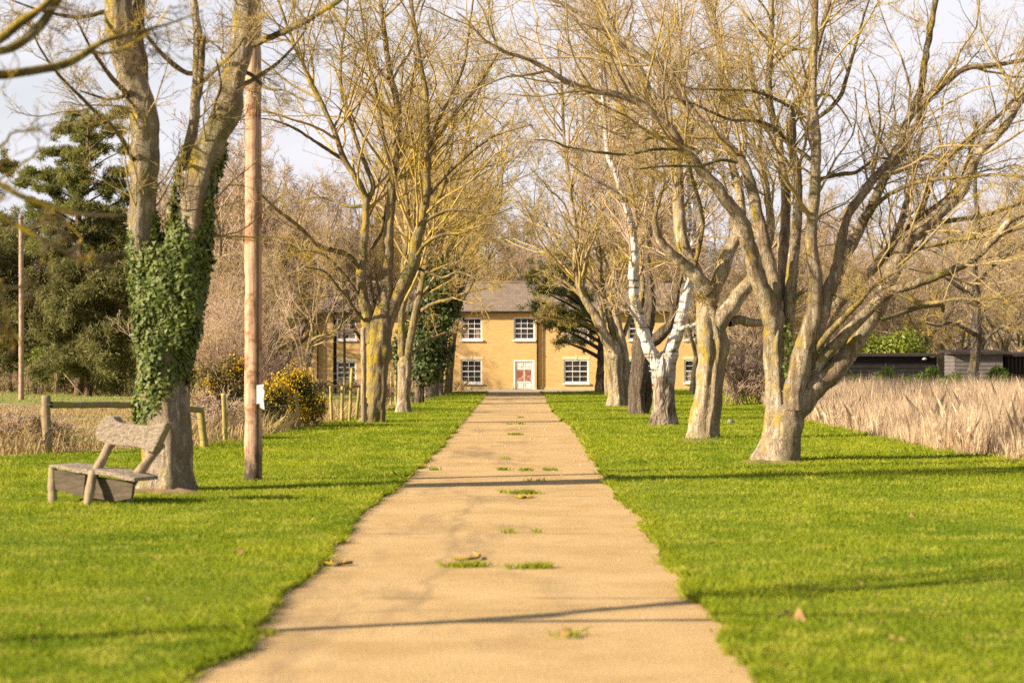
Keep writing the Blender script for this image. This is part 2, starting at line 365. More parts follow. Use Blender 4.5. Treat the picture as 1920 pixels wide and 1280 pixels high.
def limb_mesh(name, path, m, parent, rng, S=14, step=.09, flute=.06, kflute=5, bend=.07, knob=.035, flare=0):
    L = np.linalg.norm(np.diff(path[:, :3], axis=0), axis=1).sum(); Rm = path[:, 3].mean(); step = max(step*.5, min(step*1.5, Rm*.4))
    K = int(min(max(L/step, 10), 170)); step = L/(K-1)
    q = resample(path, K); P = q[:, :3].copy(); R = np.maximum(q[:, 3], .004)
    f = smooth_noise(rng, K, max(5*Rm, .12)/step, 3); f *= np.clip(np.arange(K)/6, 0, 1)[:, None]
    P += f*R[:, None]*bend
    R = R*(1+knob*smooth_noise(rng, K, max(2.2*Rm, .05)/step, 1)[:, 0])
    a = np.linspace(0, 2*math.pi, S, endpoint=False); ph = rng.uniform(0, 6.28, 6)
    tt = (np.arange(K)*step)[:, None]; tw = rng.normal()*.35
    wob = 1+flute*np.sin(kflute*a[None]+ph[0]+tw*tt+.25*np.sin(1.7*tt+ph[4]))+flute*.6*np.sin((kflute+3)*a[None]+ph[1]-.3*tt)+flute*.5*np.sin(2*a[None]+ph[2]+.3*tt)+flute*.35*np.sin((2*kflute+3)*a[None]+ph[3]+1.5*tw*tt)
    nz = smooth_noise(rng, K, max(1.2*Rm, .05)/step, S); wob = wob+.03*(nz+.6*np.roll(nz, 1, 1))
    if flare: wob = wob+flare*np.exp(-np.maximum(tt-.15, 0)/.16)*(.25+.75*np.maximum(np.sin(5*a[None]+ph[5]), -.3))
    V, F_ = tubes(P[None], R[None], S, wob[None])
    V = np.vstack([V, P[-1][None]]); tip = len(V)-1; b = (K-1)*S
    caps = np.array([(b+i, b+(i+1) % S, tip) for i in range(S)])
    o = obj(name, V, [F_, caps], m, parent, True)
    return o
def spawn(P, R, L, count, t0, ang, lens, up, K, rmul, rmin, rng, wig=.25, t1=.98, grav=0., rel=.62):
    """children of polylines P; count children per parent (array)."""
    par = np.repeat(np.arange(len(P)), count); n = len(par)
    if n == 0: return np.zeros((0, K, 3)), np.zeros((0, K)), np.zeros(0)
    KP = P.shape[1]; t = rng.uniform(t0, t1, n); x = t*(KP-1); i = np.minimum(x.astype(int), KP-2); fr = (x-i)[:, None]
    p = P[par, i]*(1-fr)+P[par, i+1]*fr; T = unit(P[par, i+1]-P[par, i]); rp = R[par, i]*(1-fr[:, 0])+R[par, i+1]*fr[:, 0]
    q = unit(np.cross(T, rng.normal(size=(n, 3)))); a = np.radians(rng.uniform(ang[0], ang[1], n))[:, None]
    d = unit(np.cos(a)*T+np.sin(a)*q+np.array([0, 0, 1.])*up)
    ln = rng.uniform(lens[0], lens[1], n)*L[par]*(1.15-.7*t)
    ln = np.clip(ln, lens[2], lens[3])
    out = np.zeros((n, K, 3)); out[:, 0] = p; st = (ln/(K-1))[:, None]
    for k in range(1, K):
        out[:, k] = out[:, k-1]+d*st
        d = unit(d+rng.normal(size=(n, 3))*wig+np.array([0, 0, 1.])*(up*.35-grav*k/K))
    r0 = np.minimum(rp*rel, ln*rmul); r0 = np.maximum(r0, rmin)
    rr = r0[:, None]*np.linspace(1, .35, K)[None]; rr = np.maximum(rr, rmin*.7)
    return out, rr, ln
def crown(limbs, rng, dens=3.0, rmin=.0035, sec=(.25, .6, .5, 2.6), q3=8, q4=5, t0=.22, up=.18, name='crown', m=None, parent=None, sec_extra=None, q5=0, tw=1.0):
    """limbs: list of resampled paths (K x 4). Returns tips for leaves."""
    K = 24; A = np.stack([resample(l, K) for l in limbs]); P = A[:, :, :3]; R = A[:, :, 3]
    L = np.linalg.norm(np.diff(P, axis=1), axis=2).sum(1)
    cnt = np.maximum((L*dens).astype(int), 3)
    P2, R2, L2 = spawn(P, R, L, cnt, t0, (28, 68), sec, up, 9, .011, rmin*1.8, rng, .17)
    P3, R3, L3 = spawn(P2, R2, L2, np.full(len(P2), q3), .15, (25, 65), (.25, .6, .25*tw, 1.1*tw), up*.8, 6, .008, rmin*1.25, rng, .2)
    P4, R4, L4 = spawn(P3, R3, L3, np.full(len(P3), q4), .15, (25, 70), (.3, .7, .12*tw, .5*tw), up*.7, 4, .007, rmin, rng, .25)
    parts = [tubes(P2, R2, 5), tubes(P3, R3, 4), tubes(P4, R4, 3)]; tips = [P3[:, -1], P4[:, -1]]
    if q5:
        P5, R5, L5 = spawn(P4, R4, L4, np.full(len(P4), q5), .2, (25, 65), (.35, .7, .08*tw, .25*tw), up*.5, 3, .007, rmin*.85, rng, .25)
        parts.append(tubes(P5, R5, 3)); tips.append(P5[:, -1])
    V = []; Q = []; n = 0
    for v, q in parts: V.append(v); Q.append(q+n); n += len(v)
    o = obj(name, np.vstack(V), [np.vstack(Q)], m, parent, True)
    return o, np.vstack(tips), P2
def leaves(pos, size, rng, nrm=None, jit=.6, shape='leaf', asp=.6):
    """leaf polygons at pos; returns V, faces"""
    n = len(pos); d = rng.normal(size=(n, 3))
    nn = unit(d if nrm is None else nrm+jit*d)
    a = unit(np.cross(nn, rng.normal(size=(n, 3)))); 
    if nrm is not None: a = unit(a+np.array([0, 0, -.6])); a = unit(a-(a*nn).sum(1, keepdims=True)*nn)
    b = np.cross(nn, a); s = (size*rng.uniform(.6, 1.3, n))[:, None]
    if shape == 'tri':
        V = np.stack([pos-b*s*asp*.5, pos+b*s*asp*.5, pos+a*s], 1); return V.reshape(-1, 3), np.arange(3*n).reshape(n, 3)
    if shape == 'ivy':
        k = [(0, 0, 0), (-.15, .5, .02), (.3, .38, .06), (1, 0, -.08), (.3, -.38, .06), (-.15, -.5, .02)]
    else:
        k = [(0, 0, 0), (.35, asp*.5, .05), (1, 0, -.06), (.35, -asp*.5, .05)]
    V = np.stack([pos+a*s*u+b*s*v+nn*s*w for u, v, w in k], 1); m_ = len(k)
    return V.reshape(-1, 3), np.arange(m_*n).reshape(n, m_)
def clump_cloud(cs, n, rng, shell=.5):
    """points in ellipsoids cs (k x 6: centre, radii), weighted by volume"""
    cs = np.asarray(cs, float); w = cs[:, 3]*cs[:, 4]*cs[:, 5]; k = rng.choice(len(cs), n, p=w/w.sum())
    d = unit(rng.normal(size=(n, 3))); r = rng.uniform(shell, 1, n)**.6*(1+.2*rng.normal(size=n))
    return cs[k, :3]+d*r[:, None]*cs[k, 3:6], d

# ------------------------------------------------------------------ ground, road, lawns
def poly_fn(pts):
    """photo points -> x(Y)"""
    w = np.array([place(*p)[:2] for p in pts]); w = w[np.argsort(w[:, 1])]
    return lambda Y: np.interp(Y, w[:, 1], w[:, 0])
RL = [(345, 1282), (436, 1221), (490, 1163), (579, 1066), (608, 1037), (660, 992), (694, 943), (760, 899), (783, 878), (819, 841), (844, 812), (877, 777), (897, 754), (908, 741)]
RR = [(1422, 1282), (1376, 1210), (1318, 1141), (1261, 1072), (1210, 986), (1175, 946), (1150, 918), (1134, 892), (1114, 869), (1090, 817), (1072, 801), (1044, 777), (1031, 756), (1026, 744)]
rng0 = np.random.default_rng(3)
_wl = np.convolve(rng0.normal(size=4000), np.ones(7)/7, 'same')
def wob(Y, k): return .10*np.interp(np.asarray(Y)*11+k*977, np.arange(4000), _wl)
road_l0 = poly_fn(RL); road_r0 = poly_fn(RR)
road_l = lambda Y: road_l0(Y)+wob(Y, 0)
road_r = lambda Y: road_r0(Y)+wob(Y, 1)
LB = np.array([(-15, 5), (-13, 20), (-9.2, 30), (-7.8, 32.5), (-7.26, 33.3), (-5.35, 36.4), (-4.85, 39.7), (-4.6, 50.7), (-4.05, 59.6), (-3.85, 76.5), (-3.2, 111), (-3.1, 125)])
RB = np.array([(8.6, 5), (8.2, 22), (7.5, 31.2), (7.05, 35), (7.0, 38.6), (7.2, 44), (7.4, 51.8), (8.0, 63), (9.0, 75), (11.5, 100), (13.9, 138), (14, 141)])
lawn_l = lambda Y: np.interp(Y, LB[:, 1], LB[:, 0])+wob(Y, 2)*2
lawn_r = lambda Y: np.interp(Y, RB[:, 1], RB[:, 0])+wob(Y, 3)*2
def strip(Ys, xl, xr, dz, nx=10, zfn=None):
    V = []
    for Y in Ys:
        a, b = float(xl(Y)), float(xr(Y))
        for i in range(nx+1):
            x = a+(b-a)*i/nx; V.append((x, Y, float(g(Y))+dz))
    n = len(Ys); w = nx+1
    q = np.array([(j*w+i, j*w+i+1, (j+1)*w+i+1, (j+1)*w+i) for j in range(n-1) for i in range(nx)])
    return np.array(V), [q]
Yr = np.concatenate([np.arange(-6, 60, .35), np.arange(60, 126.1, 1)])
def struct(name, V, f, m): return obj(name, V, f, m, None, True, 'structure')
YS = np.concatenate([[-60, -20, 0, 20, 35], np.arange(40, 141, 10), [200, 400, 900, 3000]])
XS = np.concatenate([[-2500, -600, -200], np.arange(-90, 91, 15), [200, 600, 2500]])
Vg = np.array([(x, Y, float(g(Y))-.03) for Y in YS for x in XS]); w_ = len(XS)
struct('ground', Vg, [np.array([(j*w_+i, j*w_+i+1, (j+1)*w_+i+1, (j+1)*w_+i) for j in range(len(YS)-1) for i in range(w_-1)])], M['field'])
struct('driveway', *strip(Yr, lambda Y: road_l0(Y)-.25, lambda Y: road_r0(Y)+.25, 0), M['road'])
struct('lawn_left', *strip(Yr[Yr <= 124], lawn_l, road_l, .02, 16), M['lawn'])
struct('lawn_right', *strip(np.concatenate([Yr, np.arange(127, 139.7, 1.5)]), lambda Y: np.where(np.asarray(Y) < 122, road_r(Y), np.interp(Y, [122, 124, 127, 139], [2.4, 3.4, 5.2, 6.6])), lawn_r, .02, 16), M['lawn'])
struct('yard', *strip(np.arange(124, 139.6, 1.5), lambda Y: -5.5+0*Y, lambda Y: 7.0+0*Y, .004), M['gravel'])

def blades(x, y, z, h, w, rng, lean=.35):
    n = len(x); a = rng.uniform(0, 2*math.pi, n); l = rng.normal(0, lean, (n, 2))*h[:, None]
    c = np.stack([np.cos(a), np.sin(a)], 1)*w[:, None]*.5
    b = np.stack([x, y, z], 1); mid = b+np.stack([l[:, 0]*.35, l[:, 1]*.35, h*.6], 1); tip = b+np.stack([l[:, 0], l[:, 1], h], 1)
    cc = np.concatenate([c, np.zeros((n, 1))], 1)
    V = np.stack([b-cc, b+cc, mid+cc*.8, tip, mid-cc*.8], 1).reshape(-1, 3)
    return V, np.arange(5*n).reshape(n, 5)
def scatter_strip(n, y0, y1, pw, xl, xr, rng, view=None):
    """n samples, y density ~ y^-pw, x between xl and xr (clipped to the view plus margin)"""
    u = rng.uniform(0, 1, n); a = 1-pw
    Y = (y0**a+u*(y1**a-y0**a))**(1/a) if abs(a) > 1e-6 else y0*(y1/y0)**u
    A = xl(Y); B = xr(Y)
    if view: A = np.maximum(A, -.24*Y-view-.004*view); B = np.minimum(B, .24*Y+view)
    ok = B > A; keep = rng.uniform(0, 1, n) < (B-A)/np.maximum((B-A)[ok].max(), .1)
    k = ok & keep; Y = Y[k]; x = A[k]+rng.uniform(0, 1, k.sum())*(B-A)[k]
    return x, Y
rg = np.random.default_rng(11)
for nm, (xl, xr, y1, n) in {'left': (lawn_l, lambda Y: road_l(Y)+.02, 124, 520000), 'right': (lambda Y: np.where(np.asarray(Y) < 122, road_r(Y), np.interp(Y, [122, 124, 127, 139], [2.4, 3.4, 5.2, 6.6]))-.02, lawn_r, 139, 620000)}.items():
    x, Y = scatter_strip(n, 8.5, y1, 1.55, xl, xr, rg, 2.0)
    pat = .75+.25*np.sin(x*1.9+np.sin(Y*.7)*2)*np.sin(Y*.9+x*.6)
    h = (.022+.036*rg.uniform(0, 1, len(x))**1.5)*pat*np.clip(Y/22, 1, 1.6)
    edge = np.minimum(np.abs(x-xr(Y)), np.abs(x-xl(Y))) < .10
    h = np.where(edge, h*1.5, h)
    wd = (.0035+.003*rg.uniform(0, 1, len(x)))*np.clip(Y/14, 1, 6)
    V, q = blades(x, Y, g(Y)+.018, h, wd, rg, .55)
    o = obj('grass', V, [q], M['blade'], None, False, 'stuff')
    tag(o, 'short green mown grass on the lawn '+('between field fence and driveway' if nm == 'left' else 'between driveway and reed bed'), 'grass')
xs = []; ys = []
for fn_, sg in ((road_l, 1), (road_r, -1)):
    n_ = 30000; Y_ = 9*(124/9)**rg.uniform(0, 1, n_); cl = .5+.5*np.sin(Y_*7+np.sin(Y_*2.3)*3)*np.sin(Y_*3.1+sg)
    xs.append(fn_(Y_)+sg*(rg.normal(-.05, .03, n_)+.07*cl*rg.uniform(-.6, 1, n_))); ys.append(Y_)
x = np.concatenate(xs); Y = np.concatenate(ys)
V, q = blades(x, Y, g(Y)+.0, .02+.05*rg.uniform(0, 1, len(x))**1.6, .006*np.clip(Y/14, 1, 5), rg, .8)
tag(obj('grass', V, [q], M['blade'], None, False, 'stuff'), 'ragged grass creeping over both edges of the driveway', 'grass')
# weeds in the slab joints of the driveway
xs = []; ys = []
for (px, py, wpx, dens) in [(878, 1062, 70, 260), (1015, 1064, 110, 260), (985, 925, 62, 320), (985, 882, 20, 60), (945, 881, 22, 60), (800, 881, 40, 30), (1030, 882, 60, 40), (968, 815, 26, 120), (990, 998, 160, 60), (972, 795, 40, 90), (950, 861, 10, 30), (1000, 902, 30, 30), (930, 924, 50, 30), (975, 783, 12, 60), (500, 1190, 60, 60), (1062, 1192, 24, 60), (1160, 935, 30, 50)]:
    c = place(px, py); k = dens; s = wpx/F*c[1]*.5
    cl = rg.normal(0, .5, max(k//18, 2))*s; q_ = rg.integers(0, len(cl), k); xs.append(c[0]+cl[q_]+rg.normal(0, .035, k)); ys.append(c[1]+rg.normal(0, .05, k)+.03*np.sin(cl[q_]*9))
x = np.concatenate(xs); Y = np.concatenate(ys)
V, q = blades(x, Y, g(Y)+.0, .02+.035*rg.uniform(0, 1, len(x)), np.full(len(x), .009)*np.clip(Y/16, 1, 3), rg, .7)
tag(obj('weeds', V, [q], M['blade'], None, False, 'stuff'), 'small grass weeds growing in the driveway slab joints', 'weeds')

n_ = 1500; Y_ = 9.5*(90/9.5)**rg.uniform(0, 1, n_); a_ = road_l0(Y_); b_ = road_r0(Y_); e_ = rg.beta(.45, .45, n_)
x_ = a_+(b_-a_)*e_; s_ = (.003+.008*rg.uniform(0, 1, n_)**3)*np.clip(Y_/16, 1, 3)
d_ = np.array([(1, 0, .1), (0, 1, .15), (-1, .2, .1), (.1, -1, .1), (.1, .1, .8)]); o_ = d_[None]*s_[:, None, None]*(1+.3*rg.normal(size=(n_, 5, 1)))+np.stack([x_, Y_, g(Y_)], 1)[:, None]
i_ = np.arange(n_)[:, None]*5
tag(obj('gravel', o_.reshape(-1, 3), [np.vstack([np.hstack([i_+a, i_+b, i_+4]) for a, b in ((0, 1), (1, 2), (2, 3), (3, 0))])], M['gravel'], None, False, 'stuff'), 'loose grit and small stones scattered over the driveway', 'gravel')
# reed bed on the right
def reed_r(Y): return np.interp(Y, [20, 31, 60, 78], [9.5, 10.5, 18, 23])
x, Y = scatter_strip(420000, 24, 76, 1.0, lambda Y: lawn_r(Y)+.02+.12*np.sin(Y*5)*np.sin(Y*1.9), reed_r, rg, None)
sway = .85+.3*np.sin(x*.8+Y*.35)*np.sin(Y*.23+x*.3)
hh = (.28+.80*rg.uniform(0, 1, len(x)))*sway*np.clip(.42+(x-lawn_r(Y))*.42+.2*rg.normal(size=len(x)), .3, 1.1)
V, q = blades(x, Y, g(Y)-.02, hh, .004+.006*rg.uniform(0, 1, len(x)), rg, .21)
tag(obj('reeds', V, [q], M['reed'], None, False, 'stuff'), 'dense bed of dry straw-coloured reeds beside the lawn', 'reeds')
# rough straw along the left fence and field
x, Y = scatter_strip(170000, 33, 140, 1.2, lambda Y: -.245*Y-2, lambda Y: lawn_l(Y)-.03, rg, None)
kp = (Y < 78) | (Y > 127) | (rg.uniform(0, 1, len(x)) < .12); x, Y = x[kp], Y[kp]; d = lawn_l(Y)-x
hh = np.where((d < 1.3) & (Y < 62), .18+.42*rg.uniform(0, 1, len(x)), .03+.10*rg.uniform(0, 1, len(x)))
hh = np.where(Y > 128, .25+.6*rg.uniform(0, 1, len(x)), hh)
V, q = blades(x, Y, g(Y)-.035, hh, .012*np.clip(Y/35, 1, 3), rg, .5)
tag(obj('dry_grass', V, [q], M['straw'], None, False, 'stuff'), 'rough dry straw grass along the fence and field', 'dry grass')
# brushy straw between right lawn and the trees beyond
x, Y = scatter_strip(40000, 44, 110, 1.0, lambda Y: lawn_r(Y)+.02, lambda Y: lawn_r(Y)+5.5, rg, None)
V, q = blades(x, Y, g(Y)-.035, .2+.5*rg.uniform(0, 1, len(x)), np.full(len(x), .02), rg, .3)
tag(obj('rough_grass', V, [q], M['reed'], None, False, 'stuff'), 'rough dry grass verge behind the big multi-stemmed tree', 'dry grass')

# ------------------------------------------------------------------ trees with limbs traced from the photograph
def tree(name, label, base, Y, limbs, bark_m, twig_m, seed, group=None, S=14, crown_kw=None, trunk_kw=None, limb_m=None, thin_m=None):
    """limbs[0] is the trunk. each limb: (dY, bow, [(px,py,w),...])"""
    rng = np.random.default_rng(seed); b = place(*base); b = np.array([(base[0]-960)/F*Y, Y, float(g(Y))])
    t = thing(name, label, 'tree', b, group); paths = []
    for i, (dY, bow, px) in enumerate(limbs):
        y0 = Y
        if isinstance(dY, tuple): y0, dY = Y+dY[0], dY[1]-dY[0]
        p = limb_path(px, y0, dY, bow)
        if i == 0:
            e = p[-1]; dd = unit(p[-1, :3]-p[-2, :3])
            p = np.vstack([[*(p[0, :3]-np.array([0, 0, .15])), p[0, 3]*1.05], p, [*(e[:3]+dd*e[3]*1.0), e[3]*.7], [*(e[:3]+dd*e[3]*1.7), e[3]*.2]])
            limb_mesh('trunk', p, bark_m, t, rng, 40, .05, **{**dict(flute=.05, flare=.22), **(trunk_kw or {})})
        else: limb_mesh('limb', p, (limb_m or bark_m) if px[1][2] > 17 or thin_m is None else thin_m, t, rng, S if px[0][2] > 12 else 8)
        paths.append(p)
    kw = dict(dens=3.2, m=twig_m, parent=t); kw.update(crown_kw or {})
    skip = kw.pop('skip', 1)
    o, tips, P2 = crown(paths[skip:] if len(paths) > skip else paths, rng, **kw)
    return t, tips, P2, paths, rng

R1 = [
 (0, 0, [(1448, 868, 88.3), (1451, 850, 71.8), (1456, 820, 57.0), (1458, 780, 46.0), (1456, 730, 38.6), (1454, 690, 36.8), (1453, 640, 38.6), (1456, 600, 35.0)]),
 ((-.3, .3), 0, [(1462, 868, 77.3), (1466, 842, 71.8), (1474, 806, 64.4), (1492, 768, 55.2), (1520, 736, 47.8), (1546, 711, 42.3), (1570, 690, 38.6), (1594, 658, 36.8), (1627, 608, 34.0), (1648, 573, 33.1), (1672, 510, 30.4), (1690, 471, 27.6), (1706, 450, 24.8), (1750, 412, 23.0), (1800, 366, 19.3), (1816, 331, 18.4), (1837, 287, 16.6), (1881, 241, 14.7), (1916, 184, 14.0), (1965, 100, 11.0), (2010, 10, 7.0)]),
 ((-.1, -1.6), 0, [(1510, 722, 23.9), (1530, 697, 23.9), (1546, 668, 22.1), (1609, 601, 20.2), (1658, 555, 19.3), (1687, 541, 17.5), (1757, 517, 15.6), (1820, 489, 13.8), (1862, 450, 14.0), (1897, 412, 12.0), (1930, 395, 11.0), (1990, 350, 6.0)]),
 ((-.2, -1.2), 0, [(1518, 690, 13.0), (1532, 655, 13.0), (1560, 619, 12.0), (1609, 569, 10.0), (1630, 545, 8.0), (1655, 524, 6.0), (1690, 505, 3.0)]),
 ((-.35, -.1), 0, [(1490, 770, 36.8), (1493, 720, 42.3), (1511, 647, 38.6), (1525, 583, 30.4), (1527, 520, 25.8), (1521, 450, 22.1), (1527, 361, 20.2), (1531, 291, 19.3), (1528, 232, 17.5), (1524, 173, 15.6), (1527, 62, 13.8), (1529, 0, 13.0), (1536, -90, 9.0)]),
 ((0, -1.5), 0, [(1450, 640, 31.3), (1446, 600, 33.1), (1438, 565, 33.1), (1423, 522, 31.3), (1408, 475, 28.5), (1396, 431, 26.7), (1377, 396, 23.9), (1347, 354, 21.2), (1321, 328, 20.2), (1300, 300, 18.4), (1280, 277, 17.5), (1260, 245, 15.6), (1227, 214, 13.8), (1197, 191, 14.0), (1155, 177, 12.0), (1113, 172, 11.0), (1071, 157, 10.0), (1029, 132, 9.0), (987, 110, 7.5), (944, 96, 6.0), (902, 70, 4.5), (880, 42, 3.5), (855, 22, 2.5)]),
 ((.1, .9), 0, [(1456, 610, 23.9), (1455, 569, 25.8), (1446, 512, 24.8), (1438, 475, 23.0), (1428, 428, 22.1), (1417, 384, 21.2), (1405, 337, 19.3), (1391, 302, 18.4), (1370, 279, 16.6), (1335, 248, 15.6), (1310, 225, 14.7), (1268, 174, 14.0), (1234, 124, 13.0), (1206, 101, 12.0), (1169, 76, 10.0), (1127, 51, 9.0), (1085, 25, 7.0), (1057, 8, 6.0), (1020, -5, 5.0), (970, -20, 3.0)]),
 ((.2, 1.6), 0, [(1462, 625, 25.8), (1470, 587, 24.8), (1468, 512, 23.0), (1468, 456, 21.2), (1471, 431, 20.2), (1473, 361, 18.4), (1462, 291, 16.6), (1459, 253, 15.6), (1446, 209, 13.8), (1441, 150, 13.0), (1445, 100, 12.0), (1446, 0, 10.0), (1440, -90, 7.0)]),
 ((.1, .4), 0, [(1474, 640, 22.1), (1481, 569, 23.0), (1485, 512, 22.1), (1490, 456, 20.2), (1494, 431, 19.3), (1497, 361, 18.4), (1494, 314, 16.6), (1485, 279, 14.7), (1485, 232, 13.8), (1499, 180, 14.0), (1512, 150, 13.0), (1540, 60, 10.0), (1565, -40, 7.0)]),
 ((-.3, .9), 0, [(1520, 660, 22.1), (1536, 610, 25.8), (1549, 559, 25.8), (1567, 512, 23.0), (1577, 456, 19.3), (1588, 405, 17.5), (1612, 370, 16.6), (1640, 334, 15.6), (1678, 287, 14.7), (1700, 231, 13.8), (1725, 197, 14.0), (1775, 153, 12.0), (1812, 128, 11.0), (1866, 122, 9.0), (1920, 112, 7.0), (1980, 90, 4.0)]),
 ((.9, 1.8), 0, [(1705, 220, 12.0), (1714, 200, 14.0), (1728, 162, 14.0), (1736, 100, 13.0), (1746, 50, 12.0), (1754, 0, 11.0), (1768, -80, 8.0)]),
 ((.6, 2.2), 0, [(1568, 530, 14.7), (1580, 490, 20.2), (1592, 466, 21.2), (1612, 425, 20.2), (1631, 391, 18.4), (1662, 328, 15.6), (1690, 285, 14.0), (1720, 225, 10.0), (1745, 180, 7.0), (1790, 110, 4.0)]),
 ((.3, 1.6), 0, [(1665, 480, 14.0), (1678, 453, 15.6), (1725, 412, 15.6), (1775, 375, 13.8), (1806, 334, 12.0), (1818, 290, 9.0), (1830, 230, 5.0)]),
 ((.5, 2.6), 0, [(1712, 425, 10.0), (1725, 400, 12.0), (1737, 366, 12.0), (1750, 334, 11.0), (1769, 312, 11.0), (1800, 278, 10.0), (1844, 241, 9.0), (1885, 205, 7.0), (1930, 150, 5.0), (1985, 90, 3.0)]),
 ((.5, -1.5), 0, [(1622, 410, 6.0), (1647, 381, 8.0), (1678, 359, 8.0), (1725, 341, 8.0), (1787, 333, 7.0), (1866, 328, 6.0), (1930, 331, 4.0), (1990, 325, 2.0)]),
 ((.3, -2), 0, [(1695, 470, 7.0), (1719, 466, 9.0), (1775, 453, 9.0), (1850, 441, 8.0), (1920, 425, 6.0), (1990, 400, 3.0)]),
 ((.3, .8), 0, [(1745, 420, 7.0), (1766, 416, 9.0), (1800, 411, 9.0), (1850, 403, 8.0), (1920, 380, 6.0), (1985, 365, 3.0)]),
 ((.5, -1), 0, [(1527, 303, 8.0), (1487, 274, 8.0), (1452, 241, 7.0), (1417, 227, 7.0), (1370, 225, 6.0), (1335, 211, 5.0), (1300, 195, 4.0), (1250, 180, 2.0)]),
 ((.5, -.8), 0, [(1522, 226, 7.0), (1487, 204, 7.0), (1441, 180, 6.0), (1405, 170, 5.0), (1350, 168, 4.0), (1300, 166, 3.0), (1240, 150, 2.0)]),
 ((-.5, -1.4), 0, [(1382, 305, 6.0), (1350, 300, 6.0), (1320, 310, 5.0), (1280, 311, 5.0), (1240, 312, 4.0), (1190, 318, 2.0)]),
 ((-.8, -2.4), 0, [(1280, 280, 7.0), (1230, 280, 6.0), (1170, 289, 6.0), (1113, 284, 5.0), (1062, 275, 4.0), (1034, 264, 3.0), (1000, 262, 2.0)]),
 ((-.7, -.2), 0, [(1310, 285, 5.0), (1270, 264, 5.0), (1230, 258, 5.0), (1190, 262, 4.0), (1145, 247, 4.0), (1120, 235, 3.0), (1080, 225, 2.0)]),
 ((.4, -.6), 0, [(1528, 226, 7.0), (1558, 201, 8.0), (1577, 178, 8.0), (1586, 150, 7.0), (1600, 100, 6.0), (1620, 30, 4.0), (1640, -30, 2.0)]),
 ((.4, 1.4), 0, [(1528, 340, 7.0), (1570, 328, 8.0), (1605, 323, 7.0), (1640, 300, 5.0), (1680, 295, 4.0), (1740, 280, 2.0)]),
 ((-.9, -2.4), 0, [(1672, 548, 9.0), (1700, 556, 9.0), (1725, 568, 9.0), (1760, 566, 7.0), (1800, 560, 6.0), (1850, 562, 4.0), (1905, 552, 2.0)]),
 ((-.9, -.4), 0, [(1650, 600, 8.0), (1680, 590, 9.0), (1725, 575, 10.0), (1765, 572, 9.0), (1768, 585, 5.0)]),
 ((.2, -.4), 0, [(1470, 600, 7.0), (1483, 576, 8.0), (1497, 552, 8.0), (1518, 541, 7.0), (1545, 545, 5.0), (1580, 560, 3.0), (1610, 560, 2.0)]),
 ((.8, 2.8), 0, [(1540, 640, 16.6), (1552, 600, 20.2), (1580, 560, 18.4), (1620, 520, 17.5), (1650, 490, 16.6), (1680, 440, 13.8), (1700, 380, 11.0), (1720, 300, 7.0), (1730, 220, 4.0)]),
]
t, tips, _, paths, rng = tree('multi_stemmed_tree', 'big grey multi-stemmed bare tree with leaning limbs beside the reed bed', (1457, 865), 31.7, R1, M['bark_grey'], M['twig_olive'], 21, limb_m=M['bark_grey'], thin_m=M['bark_olive'], crown_kw=dict(dens=3.6, q3=9, q4=5, sec=(.2, .55, .35, 2.1), rmin=.003, up=.12, t0=.36), trunk_kw=dict(flute=.08, kflute=4, flare=.15))
# strand of ivy in the fork
ip = limb_path([(1476, 725, 10.0), (1476, 670, 12.0), (1478, 640, 12.0), (1480, 615, 8.0)], 31.5); q = resample(ip, 60); k = rng.integers(0, 60, 150)
V, f = leaves(q[k, :3]+rng.normal(size=(150, 3))*[.03, .03, .06], .05, rng, np.tile([[.3, -1, .2]], (150, 1)), .5, 'ivy')
obj('ivy', V, [f], M['ivy'], t, False)

